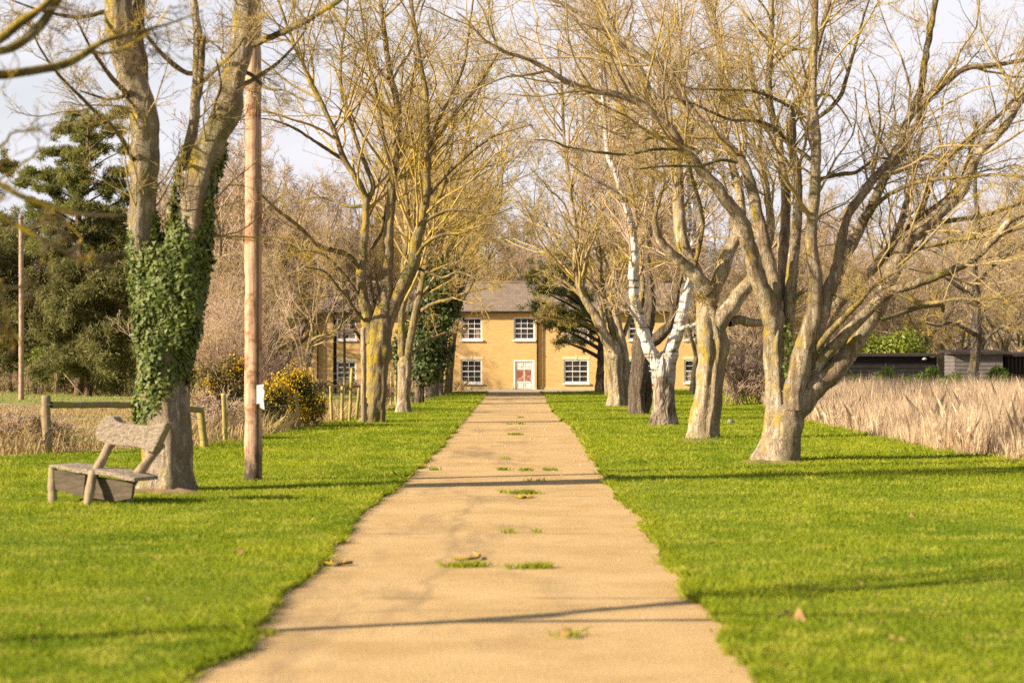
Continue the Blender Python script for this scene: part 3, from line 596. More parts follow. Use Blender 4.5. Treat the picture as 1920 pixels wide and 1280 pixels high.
R2 = [
 (0, 0, [(1318, 828, 60.7), (1320, 810, 53.4), (1324, 780, 49.7), (1330, 720, 46.0), (1333, 680, 46.0), (1334, 640, 49.7), (1330, 605, 46.0)]),
 ((0, .2), 0, [(1330, 650, 36.8), (1327, 610, 38.6), (1326, 580, 37.7), (1329, 550, 38.6), (1332, 530, 40.5)]),
 ((0, -1.2), 0, [(1328, 545, 27.6), (1312, 525, 25.8), (1290, 502, 23.0), (1266, 482, 20.2), (1245, 460, 16.6), (1230, 432, 14.0), (1228, 405, 9.0), (1237, 370, 7.0), (1245, 335, 6.0), (1238, 290, 4.0), (1225, 240, 3.0)]),
 ((.2, 1.2), 0, [(1326, 545, 23.9), (1308, 515, 24.8), (1288, 480, 24.8), (1277, 440, 23.9), (1273, 375, 21.2), (1270, 312, 19.3), (1260, 262, 17.5), (1240, 215, 15.6), (1217, 169, 13.8), (1197, 127, 14.0), (1169, 93, 12.0), (1141, 42, 10.0), (1128, 0, 9.0), (1105, -60, 6.0)]),
 ((.1, 1.6), 0, [(1338, 545, 25.8), (1350, 518, 27.6), (1362, 487, 26.7), (1372, 460, 23.0), (1384, 430, 20.2), (1390, 390, 17.5), (1385, 350, 16.6), (1371, 303, 14.7), (1356, 240, 14.0), (1352, 190, 13.0), (1349, 84, 10.0), (1335, 20, 8.0), (1322, -60, 5.0)]),
 ((-.1, .6), 0, [(1340, 640, 29.4), (1350, 605, 33.1), (1362, 584, 33.1), (1378, 566, 29.4), (1394, 544, 25.8), (1410, 522, 23.0), (1430, 485, 19.3), (1445, 430, 16.6), (1438, 360, 14.0), (1425, 280, 11.0), (1420, 180, 8.0), (1400, 80, 5.0)]),
 ((.1, 1.8), 0, [(1366, 605, 16.6), (1384, 600, 17.5), (1406, 604, 15.6), (1434, 603, 13.8), (1470, 590, 12.0), (1510, 575, 8.0), (1560, 540, 5.0)]),
 ((.2, -1), 0, [(1300, 508, 10.0), (1310, 470, 9.0), (1318, 420, 8.0), (1312, 380, 8.0), (1300, 340, 7.0), (1290, 290, 5.0), (1300, 230, 3.0)]),
 ((.6, 2.2), 0, [(1272, 375, 12.0), (1240, 340, 10.0), (1215, 310, 9.0), (1195, 275, 8.0), (1170, 215, 7.0), (1150, 150, 6.0), (1130, 90, 4.0)]),
]
tree('fluted_tree', 'pale fluted tree with pruned stubs between the birch and the multi-stemmed tree', (1318, 825), 40.5, R2, M['bark_pale'], M['twig_olive'], 22, thin_m=M['bark_olive'], crown_kw=dict(dens=4.2, q3=10, q4=6, sec=(.2, .55, .4, 2.4), rmin=.0045), trunk_kw=dict(flute=.09, kflute=6, flare=.3))
R3 = [
 (0, 0, [(1243, 802, 53.3), (1243, 785, 44.7), (1244, 750, 39.6), (1244, 715, 39.6), (1244, 695, 43.0)]),
 ((0, -.8), 0, [(1240, 712, 27.5), (1231, 683, 30.1), (1215, 650, 25.8), (1202, 606, 21.5), (1191, 569, 19.8), (1187, 528, 18.1), (1189, 481, 16.3), (1188, 440, 15.5), (1180, 405, 13.8), (1167, 360, 12.9), (1155, 325, 12.0), (1142, 295, 10.3), (1137, 262, 8.6), (1135, 225, 9.0), (1128, 150, 7.0), (1118, 60, 6.0), (1115, -30, 4.0)]),
 ((0, .8), 0, [(1247, 712, 29.2), (1254, 675, 31.0), (1264, 640, 27.5), (1276, 600, 23.2), (1283, 566, 20.6), (1291, 537, 18.9), (1296, 480, 16.3), (1298, 400, 14.6), (1294, 350, 12.9), (1289, 270, 11.2), (1284, 180, 8.6), (1275, 90, 7.0), (1268, 0, 5.0)]),
 ((.1, -.7), 0, [(1270, 622, 9.0), (1285, 613, 8.0), (1303, 608, 7.0), (1325, 600, 4.0)]),
 ((-.2, -1.2), 0, [(1205, 620, 7.0), (1195, 600, 7.0), (1180, 580, 6.0), (1165, 555, 4.0), (1150, 520, 2.0)]),
 ((-.5, -1.4), 0, [(1172, 375, 7.0), (1150, 355, 6.0), (1120, 340, 5.0), (1085, 320, 4.0), (1050, 290, 2.0)]),
 ((.4, 1.4), 0, [(1297, 400, 8.0), (1318, 360, 7.0), (1335, 310, 6.0), (1345, 250, 5.0), (1350, 180, 3.0)]),
]
tree('birch_tree', 'forked silver birch with white peeling bark on the right lawn', (1242, 800), 49.8, R3, M['bark_birch'], M['twig_pink'], 23, crown_kw=dict(dens=4, q3=10, q4=6, sec=(.2, .5, .5, 2.4), rmin=.0045, up=.05), trunk_kw=dict(flute=.05, kflute=7))
R4 = [
 (0, 0, [(1198, 781, 42), (1197, 765, 36), (1195, 731, 34), (1197, 690, 34), (1201, 660, 34), (1206, 628, 32)]),
 ((0, .3), 0, [(1207, 775, 22), (1211, 745, 22), (1209, 715, 24), (1203, 690, 24)]),
 ((0, 1), 0, [(1205, 640, 28), (1216, 600, 24), (1218, 560, 21), (1212, 480, 17), (1219, 400, 14), (1225, 300, 11), (1235, 200, 8), (1238, 90, 5)]),
 ((0, -1), 0, [(1206, 650, 22), (1222, 640, 22), (1237, 630, 21), (1252, 614, 18), (1262, 590, 12), (1272, 540, 8), (1290, 470, 5)]),
 ((0, .6), 0, [(1203, 630, 18), (1196, 590, 16), (1205, 540, 12), (1200, 470, 10), (1190, 390, 8), (1170, 300, 5)]),
]
tree('gnarled_tree', 'stout gnarled grey-brown tree standing just behind the birch', (1198, 778), 62.4, R4, M['bark_brown'], M['twig_brown'], 24, thin_m=M['bark_olive'], crown_kw=dict(dens=3, q3=9, q4=6, sec=(.3, .75, .6, 4.2), rmin=.006))
R5 = [
 (0, 0, [(1157, 765, 44), (1156, 750, 36), (1154, 710, 32), (1153, 680, 33), (1152, 664, 34)]),
 ((0, -.6), 0, [(1152, 690, 22), (1146, 655, 22), (1134, 628, 20), (1119, 597, 17), (1100, 566, 14), (1084, 530, 12), (1078, 490, 10), (1081, 440, 9), (1072, 380, 8), (1066, 330, 7), (1057, 253, 6), (1054, 169, 5), (1045, 80, 3)]),
 ((.1, .6), 0, [(1168, 763, 22), (1171, 735, 20), (1171, 700, 20), (1168, 662, 20), (1158, 610, 17), (1150, 550, 14), (1160, 480, 12), (1185, 430, 11), (1202, 395, 11), (1193, 325, 10), (1182, 262, 9), (1163, 205, 7), (1150, 120, 5), (1145, 40, 3)]),
 ((0, -1.4), 0, [(1130, 625, 9), (1105, 610, 8), (1075, 600, 7), (1045, 595, 5), (1015, 590, 3)]),
 ((0, 1), 0, [(1110, 585, 9), (1090, 555, 8), (1062, 530, 7), (1035, 515, 5), (1005, 505, 3)]),
 ((0, .8), 0, [(1152, 640, 10), (1140, 590, 9), (1130, 530, 8), (1122, 460, 7), (1115, 380, 5), (1100, 300, 3)]),
 ((.2, 1.4), 0, [(1165, 640, 9), (1180, 600, 8), (1190, 560, 7), (1195, 520, 5), (1215, 480, 3)]),
]
t5, tips, _, _, rng = tree('budding_tree', 'twin-trunked tree with yellow-green buds to the right of the house door', (1158, 763), 75.5, R5, M['bark_grey'], M['twig_olive'], 25, thin_m=M['bark_olive'], crown_kw=dict(dens=3, q3=9, q4=6, sec=(.3, .8, .6, 4.6), rmin=.007))
s = tips[(tips[:, 2] < 9) & (rng.uniform(size=len(tips)) < .4)]
V, f = leaves(s+rng.normal(size=s.shape)*.05, .085, rng); obj('foliage', V, [f], M['bud'], t5, False)

L1 = [
 (0, 0, [(312, 918, 112), (312, 900, 100), (312, 860, 90), (312, 800, 90), (310, 740, 92), (310, 680, 92), (312, 620, 100), (316, 570, 104)]),
 ((0, -.3), 0, [(290, 640, 46), (278, 560, 48), (270, 480, 48), (268, 420, 46), (270, 350, 48), (271, 290, 50), (268, 234, 50), (262, 190, 50), (252, 156, 52), (240, 110, 52), (230, 78, 52), (224, 0, 50), (216, -90, 40)]),
 ((0, -.6), 0, [(335, 640, 54), (345, 540, 60), (353, 450, 62), (363, 390, 62), (375, 332, 60), (394, 273, 56), (422, 219, 50), (437, 156, 44), (449, 98, 44), (455, 39, 46), (457, 0, 44), (458, -90, 36)]),
 ((-.2, .1), 0, [(268, 220, 22), (266, 180, 24), (263, 120, 24), (258, 50, 23), (262, -20, 20), (275, -80, 14)]),
 ((0, -.4), 0, [(356, 320, 20), (354, 285, 22), (363, 234, 19), (369, 156, 17), (371, 90, 16), (370, 39, 15), (362, -10, 13), (350, -80, 8)]),
 ((-.1, -.5), 0, [(368, 195, 10), (374, 175, 11), (378, 130, 11), (380, 84, 10), (384, 70, 6)]),
 ((-.1, -1.4), 0, [(370, 165, 7), (390, 145, 8), (414, 121, 8), (440, 95, 6), (470, 50, 4), (490, 10, 3)]),
 ((0, -.6), 0, [(366, 138, 8), (350, 137, 9), (324, 121, 9), (297, 94, 8), (275, 66, 7), (262, 30, 5), (255, -10, 3)]),
 ((.2, -2.0), 0, [(455, 95, 12), (470, 86, 14), (508, 70, 13), (559, 47, 12), (602, 23, 10), (637, 0, 9), (700, -40, 6)]),
 ((-.1, -1.4), 0, [(262, 200, 10), (234, 172, 10), (211, 148, 9), (190, 120, 7), (165, 80, 5), (140, 30, 3)]),
 ((-.1, -2.4), 0, [(268, 318, 8), (250, 300, 8), (234, 270, 8), (211, 238, 7), (184, 215, 7), (156, 187, 6), (110, 140, 5), (75, 90, 4), (50, 30, 3)]),
 ((0, -1.2), 0, [(258, 176, 9), (235, 180, 8), (205, 186, 6), (185, 182, 5), (150, 170, 3)]),
 ((.1, 1.4), 0, [(430, 180, 10), (455, 160, 9), (490, 140, 8), (530, 110, 6), (570, 60, 4), (600, 0, 3)]),
 ((0, -1.7), 0, [(226, 30, 12), (200, 22, 11), (160, 32, 9), (120, 30, 7), (70, 18, 5), (20, 0, 3)]),
 ((0, -1.2), 0, [(385, 295, 9), (400, 250, 7), (402, 200, 6), (414, 160, 5), (405, 110, 3)]),
 ((0, -1.0), 0, [(442, 130, 9), (470, 140, 8), (500, 165, 6), (535, 170, 4), (570, 190, 2)]),
]
tl, tips, _, paths, rng = tree('ivy_clad_tree', 'thick twin-stemmed tree wrapped in dark ivy behind the rustic bench', (312, 915), 24.7, L1, M['bark_ivy'], M['twig_olive'], 31, S=24, thin_m=M['bark_olive'], crown_kw=dict(dens=4.6, q3=8, q4=5, sec=(.16, .42, .3, 1.3), rmin=.0026, up=.05, tw=.8), trunk_kw=dict(flute=.05, kflute=4))
def ivy_wrap(path, n, rng, size, thmin=None, thick=.10):
    q = resample(path, 80); w = q[:, 3]/q[:, 3].sum(); k = rng.choice(80, n, p=w); th = rng.uniform(0, 2*math.pi, n)
    if thmin is not None: th = rng.uniform(thmin[0], thmin[1], n)
    d = np.stack([np.cos(th), np.sin(th), np.zeros(n)], 1)
    bul = .86+.08*np.sin(3*th+q[k, 2]*5)+.05*np.sin(5*th-q[k, 2]*9)
    r = q[k, 3]*bul*(1+thick*rng.uniform(-1.4, 1, n))
    p = q[k, :3]+d*r[:, None]+rng.normal(size=(n, 3))*[0, 0, .06]
    return leaves(p, size, rng, d+np.array([0, 0, .35]), .42, 'ivy')
Vs = []; Fs = []; n0 = 0
for path, n, th in [
    (limb_path([(290, 800, 66), (290, 772, 76), (303, 716, 106), (309, 665, 118), (315, 579, 132), (318, 500, 138), (319, 470, 134)], 24.70), 8500, None),
    (limb_path([(290, 640, 64), (278, 560, 70), (270, 490, 68), (268, 440, 58)], 24.65), 2600, None),
    (limb_path([(335, 640, 84), (346, 540, 96), (354, 450, 92), (363, 400, 82)], 24.58), 4200, None),
    (limb_path([(272, 500, 62), (270, 440, 58), (268, 392, 54)], 24.65), 700, (-.9, 2.0)),
    (limb_path([(258, 500, 44), (255, 440, 34), (250, 400, 16)], 24.65), 250, None),
    (limb_path([(352, 500, 84), (362, 430, 78), (372, 390, 72)], 24.55), 900, None),
    (limb_path([(364, 400, 70), (380, 330, 66), (402, 280, 56)], 24.45), 500, (-.7, 1.2)),
    (limb_path([(350, 400, 66), (358, 330, 62), (366, 280, 50)], 24.45), 300, (2.3, 3.8)),
    (limb_path([(318, 500, 70), (318, 450, 50), (320, 425, 24)], 24.70), 500, None),
    (limb_path([(400, 292, 30), (410, 255, 18), (408, 230, 8)], 24.40), 120, None)]:
    V, f = ivy_wrap(path, n, rng, .055, th); Vs.append(V); Fs.append(f+n0); n0 += len(V)
obj('ivy', np.vstack(Vs), [np.vstack(Fs)], M['ivy'], tl, False)

L2 = [
 (0, 0, [(699, 796, 46), (702, 780, 42), (705, 740, 40), (707, 700, 41), (709, 660, 44), (710, 630, 46), (710, 605, 44)]),
 ((0, -.5), 0, [(700, 640, 26), (690, 600, 22), (683, 562, 19), (677, 525, 18), (680, 487, 17), (682, 450, 16), (686, 412, 15), (685, 372, 13), (670, 337, 12), (646, 301, 11), (628, 250, 10), (606, 199, 9), (579, 144, 8), (555, 90, 6), (528, 20, 5), (505, -50, 3)]),
 ((0, .3), 0, [(712, 640, 28), (720, 600, 26), (725, 560, 24), (726, 520, 22), (728, 475, 20), (730, 400, 18), (735, 362, 17), (738, 325, 15), (746, 240, 14), (743, 187, 13), (731, 137, 11), (723, 78, 10), (716, 20, 8), (708, -60, 6)]),
 ((.1, -.4), 0, [(716, 640, 26), (728, 595, 27), (742, 562, 27), (761, 528, 26), (775, 493, 23), (781, 455, 21), (792, 412, 18), (799, 375, 16), (801, 337, 15), (801, 300, 14), (800, 242, 12), (798, 176, 11), (786, 109, 9), (776, 39, 8), (768, -20, 6)]),
 ((0, -1.6), 0, [(803, 365, 10), (809, 359, 10), (827, 337, 9), (860, 305, 8), (903, 269, 7), (938, 250, 5), (997, 234, 3)]),
 ((-.1, -.9), 0, [(790, 430, 8), (797, 415, 9), (820, 402, 8), (840, 394, 7), (880, 394, 6), (920, 402, 4), (960, 390, 2)]),
 ((0, 1.6), 0, [(800, 300, 9), (815, 270, 9), (840, 230, 8), (872, 191, 7), (905, 150, 5), (940, 90, 3)]),
 ((-.1, -1.8), 0, [(678, 510, 8), (665, 492, 10), (645, 475, 10), (598, 461, 9), (560, 425, 8), (516, 391, 6), (485, 363, 4), (450, 345, 2)]),
 ((-.2, .9), 0, [(686, 395, 6), (680, 387, 6), (653, 387, 6), (622, 375, 5), (590, 370, 4), (555, 380, 2)]),
 ((0, -1.4), 0, [(697, 615, 6), (670, 587, 6), (652, 560, 6), (635, 540, 5), (610, 510, 4), (570, 500, 2)]),
 ((-.2, 1.2), 0, [(687, 385, 8), (700, 350, 9), (690, 320, 9), (670, 270, 8), (655, 220, 7), (640, 170, 6), (640, 100, 5), (650, 30, 4), (655, -40, 3)]),
 ((.1, .8), 0, [(695, 468, 7), (712, 440, 8), (722, 400, 7), (735, 330, 7), (755, 270, 6), (765, 210, 5), (775, 140, 4), (790, 60, 3)]),
 ((0, -1.4), 0, [(646, 301, 7), (628, 290, 7), (590, 265, 6), (550, 240, 5), (510, 225, 3), (480, 222, 2)]),
 ((.2, 1.4), 0, [(740, 320, 7), (725, 280, 8), (715, 230, 7), (705, 170, 6), (690, 110, 5), (680, 40, 4), (670, -30, 3)]),
 ((.1, -1.2), 0, [(690, 580, 6), (650, 520, 5), (610, 480, 5), (570, 470, 4), (530, 480, 2)]),
 ((-.3, -1.6), 0, [(780, 480, 7), (800, 455, 8), (830, 440, 7), (870, 436, 5), (910, 420, 4), (950, 425, 2)]),
 ((.2, -1.2), 0, [(802, 290, 7), (820, 230, 7), (845, 180, 6), (870, 120, 5), (880, 50, 4), (890, -20, 3)]),
 ((.2, -1.0), 0, [(776, 500, 6), (800, 510, 6), (830, 520, 5), (860, 510, 4), (900, 525, 2)]),
]
tree('lichened_tree', 'bare tree with bright yellow lichen down its trunk on the left verge', (700, 793), 53.2, L2, M['bark_gold'], M['twig_gold'], 32, limb_m=M['bark_moss'], thin_m=M['bark_olive'], crown_kw=dict(dens=3.2, q3=8, q4=5, sec=(.25, .6, .5, 3.4), rmin=.0036, up=.10, t0=.3))
L3 = [
 (0, 0, [(757, 777, 34), (757, 765, 28), (758, 735, 25), (759, 705, 24), (759, 685, 25)]),
 ((0, .4), 0, [(757, 695, 17), (753, 637, 15), (752, 596, 13), (759, 555, 12), (757, 500, 11), (765, 430, 10), (760, 350, 8), (750, 250, 6), (735, 150, 4)]),
 ((0, -.4), 0, [(760, 695, 16), (765, 660, 15), (775, 609, 13), (783, 568, 12), (792, 527, 11), (802, 470, 9), (815, 400, 8), (838, 320, 6), (855, 220, 4)]),
 ((0, -1.4), 0, [(780, 590, 7), (810, 570, 7), (845, 560, 6), (885, 545, 4), (930, 540, 2)]),
 ((0, -1.2), 0, [(795, 515, 7), (830, 500, 6), (860, 490, 5), (905, 480, 3)]),
 ((0, 1), 0, [(763, 670, 6), (790, 650, 6), (820, 630, 5), (850, 620, 3)]),
]
tree('slender_tree', 'slim forked pale tree between the lichen-yellow tree and the ivy-covered one', (757, 775), 64.8, L3, M['bark_grey'], M['twig_gold'], 33, thin_m=M['bark_olive'], crown_kw=dict(dens=3, q3=9, q4=6, sec=(.35, .8, .5, 4.6), rmin=.006))
L4 = [
 (0, 0, [(785, 760, 26), (785, 745, 20), (786, 715, 19), (790, 660, 18), (800, 600, 15)]),
 ((0, .5), 0, [(800, 610, 13), (810, 550, 11), (815, 480, 9), (820, 400, 7), (815, 300, 5), (825, 200, 3)]),
 ((0, -1), 0, [(800, 610, 9), (830, 560, 8), (855, 500, 6), (885, 430, 4), (905, 360, 2)]),
]
t, tips, _, _, rng = tree('ivy_tree', 'small tree with a dense dark ivy head left of the house', (785, 757), 82.4, L4, M['bark_brown'], M['twig_gold'], 34, crown_kw=dict(dens=4, q3=9, q4=6, sec=(.25, .6, .6, 3.2), rmin=.0055))
cs = []
for (x, y, r, ry) in [(805, 690, 34, 30), (800, 650, 36, 34), (822, 660, 30, 30), (815, 610, 38, 36), (840, 590, 26, 30), (795, 590, 30, 30), (825, 545, 34, 36), (840, 510, 24, 26), (812, 500, 26, 30), (855, 560, 18, 20), (760, 625, 16, 20), (742, 655, 12, 24), (748, 690, 10, 20)]:
    yy = 82.4+rng.uniform(-.5, .5); c = at(x, y, yy); cs.append([*c, r/F*yy, r/F*yy, ry/F*yy])
p, d = clump_cloud(cs, 9000, rng, .55); V, f = leaves(p, .13, rng, d+np.array([0, 0, .3]), .5, 'ivy'); obj('ivy', V, [f], M['ivy_dark'], t, False)

# trunks further down the left verge
def simple_tree(name, label, px, py, Y, seed, bark_m, twig_m, w, H, lean=0, group=None, nl=7, crown_kw=None, spread=.35, fork=.3, parent=None):
    rng = np.random.default_rng(seed); x = (px-960)/F*Y; z = float(g(Y)); r = w/2/F*Y
    t = thing(name, label, 'tree', (x, Y, z), group); paths = []
    hf = H*fork
    tr = np.array([(x, Y, z-.15, r*1.3), (x+lean*.1*hf, Y, z+.25, r), (x+lean*.5*hf, Y+.05, z+hf*.55, r*.85), (x+lean*hf, Y, z+hf, r*.85)])
    top = tr[-1, :3]
    limb_mesh('trunk', tr, bark_m, t, rng, 14, .12, .07)
    for i in range(nl):
        a = 2*math.pi*(i+rng.uniform(-.3, .3))/nl; out = spread*H*rng.uniform(.5, 1.1); hh = (H-hf)*rng.uniform(.6, 1.0)
        if i == 0: out *= .15; hh = H-hf
        d = np.array([math.cos(a), math.sin(a), 0])*out; st = top-np.array([0, 0, rng.uniform(0, .25)*hf])
        rr = r*rng.uniform(.4, .6)
        p = np.array([(*st, rr), (*(st+d*.3+np.array([0, 0, hh*.25])+rng.normal(size=3)*.03*H), rr*.75), (*(st+d*.7+np.array([0, 0, hh*.6])+rng.normal(size=3)*.03*H), rr*.5), (*(st+d+np.array([0, 0, hh])), rr*.15)])
        paths.append(p)
        limb_mesh('limb', p, bark_m, t, rng, 8, .2)
    kw = dict(dens=1.7, q3=8, q4=7, sec=(.3, .65, .6, 3.8), rmin=.007, m=twig_m, parent=t); kw.update(crown_kw or {})
    crown(paths, rng, **kw)
    return t
VG = 'trees along the left verge of the drive'
simple_tree('verge_tree', 'stout leaning tree beyond the ivy-headed tree on the left verge', 808, 744, 104.8, 41, M['bark_grey'], M['twig_gold'], 26, 17, .12, VG)
simple_tree('verge_tree', 'thinnest tree trunk at the far end of the left verge', 826, 740, 111, 42, M['bark_grey'], M['twig_gold'], 9, 13, .05, VG)
simple_tree('verge_tree', 'lichen-spotted tree at the house end of the left verge', 838, 738, 116, 43, M['bark_gold'], M['twig_gold'], 15, 18, .12, VG)
simple_tree('slim_tree', 'thin pale tree beside the budding twin-trunked tree', 1138, 742, 106, 44, M['bark_pale'], M['twig_olive'], 9, 15, -.03, None, 5)
simple_tree('orchard_tree', 'small crooked tree standing before the far-right house window', 1298, 736, 114, 45, M['bark_pale'], M['twig_olive'], 12, 7, .1, None, 6, spread=.5)
simple_tree('forked_tree', 'small V-forked bare tree behind the flowering gorse', 567, 735, 92, 46, M['bark_olive'], M['twig_brown'], 13, 8.5, .1, None, 5, fork=.1)
t_sh = [
 (0, 0, [(1824, 745, 30), (1824, 720, 22), (1826, 690, 19), (1830, 650, 18), (1832, 620, 18), (1829, 590, 18), (1831, 560, 16), (1826, 500, 13), (1834, 430, 10), (1828, 340, 7), (1836, 260, 4)]),
 ((0, -1.5), 0, [(1830, 632, 8), (1820, 622, 9), (1800, 612, 8), (1776, 605, 7), (1758, 611, 5), (1735, 606, 3)]),
 ((0, .8), 0, [(1832, 610, 7), (1850, 580, 7), (1880, 560, 6), (1915, 555, 4), (1960, 540, 2)]),
 ((0, -.8), 0, [(1830, 560, 7), (1800, 540, 7), (1770, 520, 6), (1730, 510, 4), (1690, 500, 2)]),
 ((0, 1.8), 0, [(1831, 540, 8), (1860, 500, 7), (1900, 470, 6), (1950, 440, 3)]),
 ((0, 1.8), 0, [(1828, 480, 6), (1800, 450, 6), (1760, 430, 5), (1720, 420, 3)]),
 ((0, -1), 0, [(1836, 650, 6), (1860, 625, 6), (1885, 610, 5), (1915, 608, 3), (1940, 615, 2)]),
]
tree('flaky_barked_tree', 'flaky pale-barked tree growing in front of the grey shed', (1824, 745), 79, t_sh, M['bark_flaky'], M['twig_gold'], 47, crown_kw=dict(dens=3.5, q3=9, q4=6, sec=(.25, .6, .6, 2.6), rmin=.005, up=-.02, skip=1))

# tree just outside the frame on the near left, its boughs hang into view
N1 = [
 (0, 0, [(-900, 1240, 80), (-900, 1100, 56), (-895, 800, 50), (-890, 500, 48), (-880, 300, 46)]),
 ((0, 1.9), 0, [(-885, 420, 34), (-600, 300, 28), (-300, 220, 30), (-120, 160, 22), (0, 73, 19), (30, 49, 18), (61, 28, 16), (91, 4, 14), (130, -40, 11), (200, -120, 5)]),
 ((.9, 2.0), 0, [(-262, 216, 22), (-180, 160, 20), (-60, 112, 17), (0, 96, 18), (20, 91, 18), (51, 71, 18), (77, 47, 17), (91, 26, 16), (112, -2, 12), (150, -60, 8), (190, -130, 5)]),
 ((.85, 2.6), 0, [(-300, 222, 20), (-200, 180, 18), (-60, 146, 16), (0, 140, 18), (41, 136, 17), (91, 128, 16), (122, 120, 16), (146, 110, 15), (173, 91, 13), (203, 75, 9), (270, 58, 6), (330, 40, 4), (380, 20, 3)]),
 ((2.1, 2.5), 0, [(160, 100, 7), (178, 98, 7), (195, 101, 7), (223, 93, 6), (254, 79, 5), (290, 50, 4), (320, 10, 3)]),
 ((.8, 1.6), 0, [(-400, 260, 14.5), (-200, 290, 13.0), (-60, 325, 11.6), (0, 345, 9.4), (37, 367, 9.4), (81, 383, 8.7), (142, 399, 8.7), (211, 404, 5.8), (235, 402, 2.9)]),
 ((.7, 1.3), 0, [(-420, 300, 14.5), (-200, 360, 13.0), (-60, 395, 10.2), (0, 408, 8.7), (49, 432, 8.7), (102, 460, 8.7), (140, 480, 8.7), (164, 486, 5.8), (175, 470, 2.9)]),
 ((1.2, 1.25), 0, [(124, 472, 7.2), (140, 468, 7.2), (150, 455, 5.8), (154, 445, 2.9)]),
 ((.7, 1.3), 0, [(-420, 380, 13.0), (-200, 480, 11.6), (-60, 530, 8.7), (0, 535, 7.2), (24, 541, 7.2), (45, 535, 7.2), (61, 529, 4.3)]),
 ((1.2, 1.2), 0, [(0, 540, 5.8), (10, 580, 5.8), (25, 620, 5.1), (45, 650, 4.3), (62, 658, 2.9)]),
 ((.9, 1.5), 0, [(-300, 330, 14.5), (-100, 300, 8.7), (0, 275, 5.8), (20, 250, 5.1), (40, 246, 4.3), (60, 243, 3.6), (75, 232, 2.9)]),
 ((.9, 1.5), 0, [(-200, 410, 11.6), (-60, 370, 5.8), (0, 335, 4.3), (30, 315, 4.3), (60, 295, 3.6), (80, 275, 2.9)]),
 ((0, -1.2), 0, [(-885, 400, 34), (-780, 150, 28), (-700, -100, 20), (-640, -350, 10)]),
 ((0, 1.5), 0, [(-880, 320, 44), (-870, 50, 34), (-850, -300, 22), (-840, -600, 10)]),
]
tree('overhanging_tree', 'lichen-covered tree whose blurred boughs hang into the upper left corner', (-900, 1240), 10.8, N1, M['bark_bough'], M['twig_dark'], 51, thin_m=M['lichen_twig'], crown_kw=dict(dens=2.6, q3=5, q4=3, sec=(.12, .3, .15, .8), rmin=.0022, up=-.05, tw=.6, t0=.3), S=12)

# ------------------------------------------------------------------ pines and evergreens
def pine(name, label, Y, trunk_px, clumps, seed, m, nneed=16000, size=.26, limb=True, group=None, bark_m=None, cat='pine tree', dep=1.6):
    rng = np.random.default_rng(seed); x = (trunk_px[0][0]-960)/F*Y
    if cat == 'tree': clumps = [(a+rng.normal()*13, b+rng.normal()*9, c*rng.uniform(.8, 1.4), d*rng.uniform(.9, 1.5)) for a, b, c, d in clumps]
    t = thing(name, label, cat, (x, Y, float(g(Y))), group); bm_ = bark_m or M['bark_pine']
    p = limb_path(trunk_px, Y); p = np.vstack([[p[0, 0], Y, float(g(Y))-.1, p[0, 3]*1.1], p]); limb_mesh('trunk', p, bm_, t, rng, 12, .2)
    q = resample(p, 40); cs = []; mb = MB()
    for (cx, cy, rx, rz) in clumps:
        yy = Y+rng.uniform(-dep, dep); c = at(cx, cy, yy); a, b = rx/F*yy, rz/F*yy
        for _ in range(7):
            o = rng.normal(size=3)*[a*.6, a*.7, b*.75]; r_ = rng.uniform(.18, .42); cs.append([*(c+o), a*r_, a*r_, max(b*.6, a*r_*.6)])
        cs.append([*c, a*.8, a*.8, b*.7])
        j = np.argmin(np.abs(q[:, 2]-(c[2]-.5*abs(c[0]-x)))); s = q[j, :3]
        mid = (s+c)/2+np.array([0, 0, .1]); mb.tube([s, mid, c], [q[j, 3]*.45, q[j, 3]*.3, .02], 6)
    mb.build('limb', bm_, t, True)
    pp, d = clump_cloud(cs, nneed, rng, .15)
    V, f = leaves(pp, size, rng, None, .8, 'tri', .2); V = V.reshape(-1, 3)
    obj('crown', V, [f], m, t, False)
    return t
pine('pine_tree', 'tall Scots pine with layered open crown behind the far pole', 112, [(148, 735, 17), (147, 600, 15), (150, 480, 14), (148, 400, 12), (158, 330, 9), (165, 270, 6), (165, 215, 3)],
     [(140, 212, 22, 12), (175, 228, 30, 14), (226, 212, 26, 16), (120, 245, 26, 12), (165, 258, 34, 14), (215, 245, 28, 14), (95, 285, 30, 12), (140, 290, 30, 12), (195, 275, 24, 10), (235, 280, 22, 12), (60, 325, 36, 10), (110, 325, 30, 12), (165, 322, 22, 10), (225, 325, 30, 12), (45, 342, 30, 9), (90, 352, 34, 10), (145, 358, 30, 10), (200, 360, 24, 10), (240, 370, 24, 14), (75, 385, 34, 9), (120, 385, 26, 9), (225, 400, 26, 14), (200, 420, 26, 12), (240, 440, 30, 20), (100, 425, 26, 9), (130, 445, 24, 10), (150, 240, 38, 18), (150, 292, 44, 18), (140, 338, 46, 16), (155, 388, 50, 16), (145, 432, 56, 18), (95, 460, 50, 20), (205, 470, 50, 20), (215, 345, 36, 16), (85, 405, 46, 14)], 61, M['pine'], 80000, .25, group='pines at the field edge')
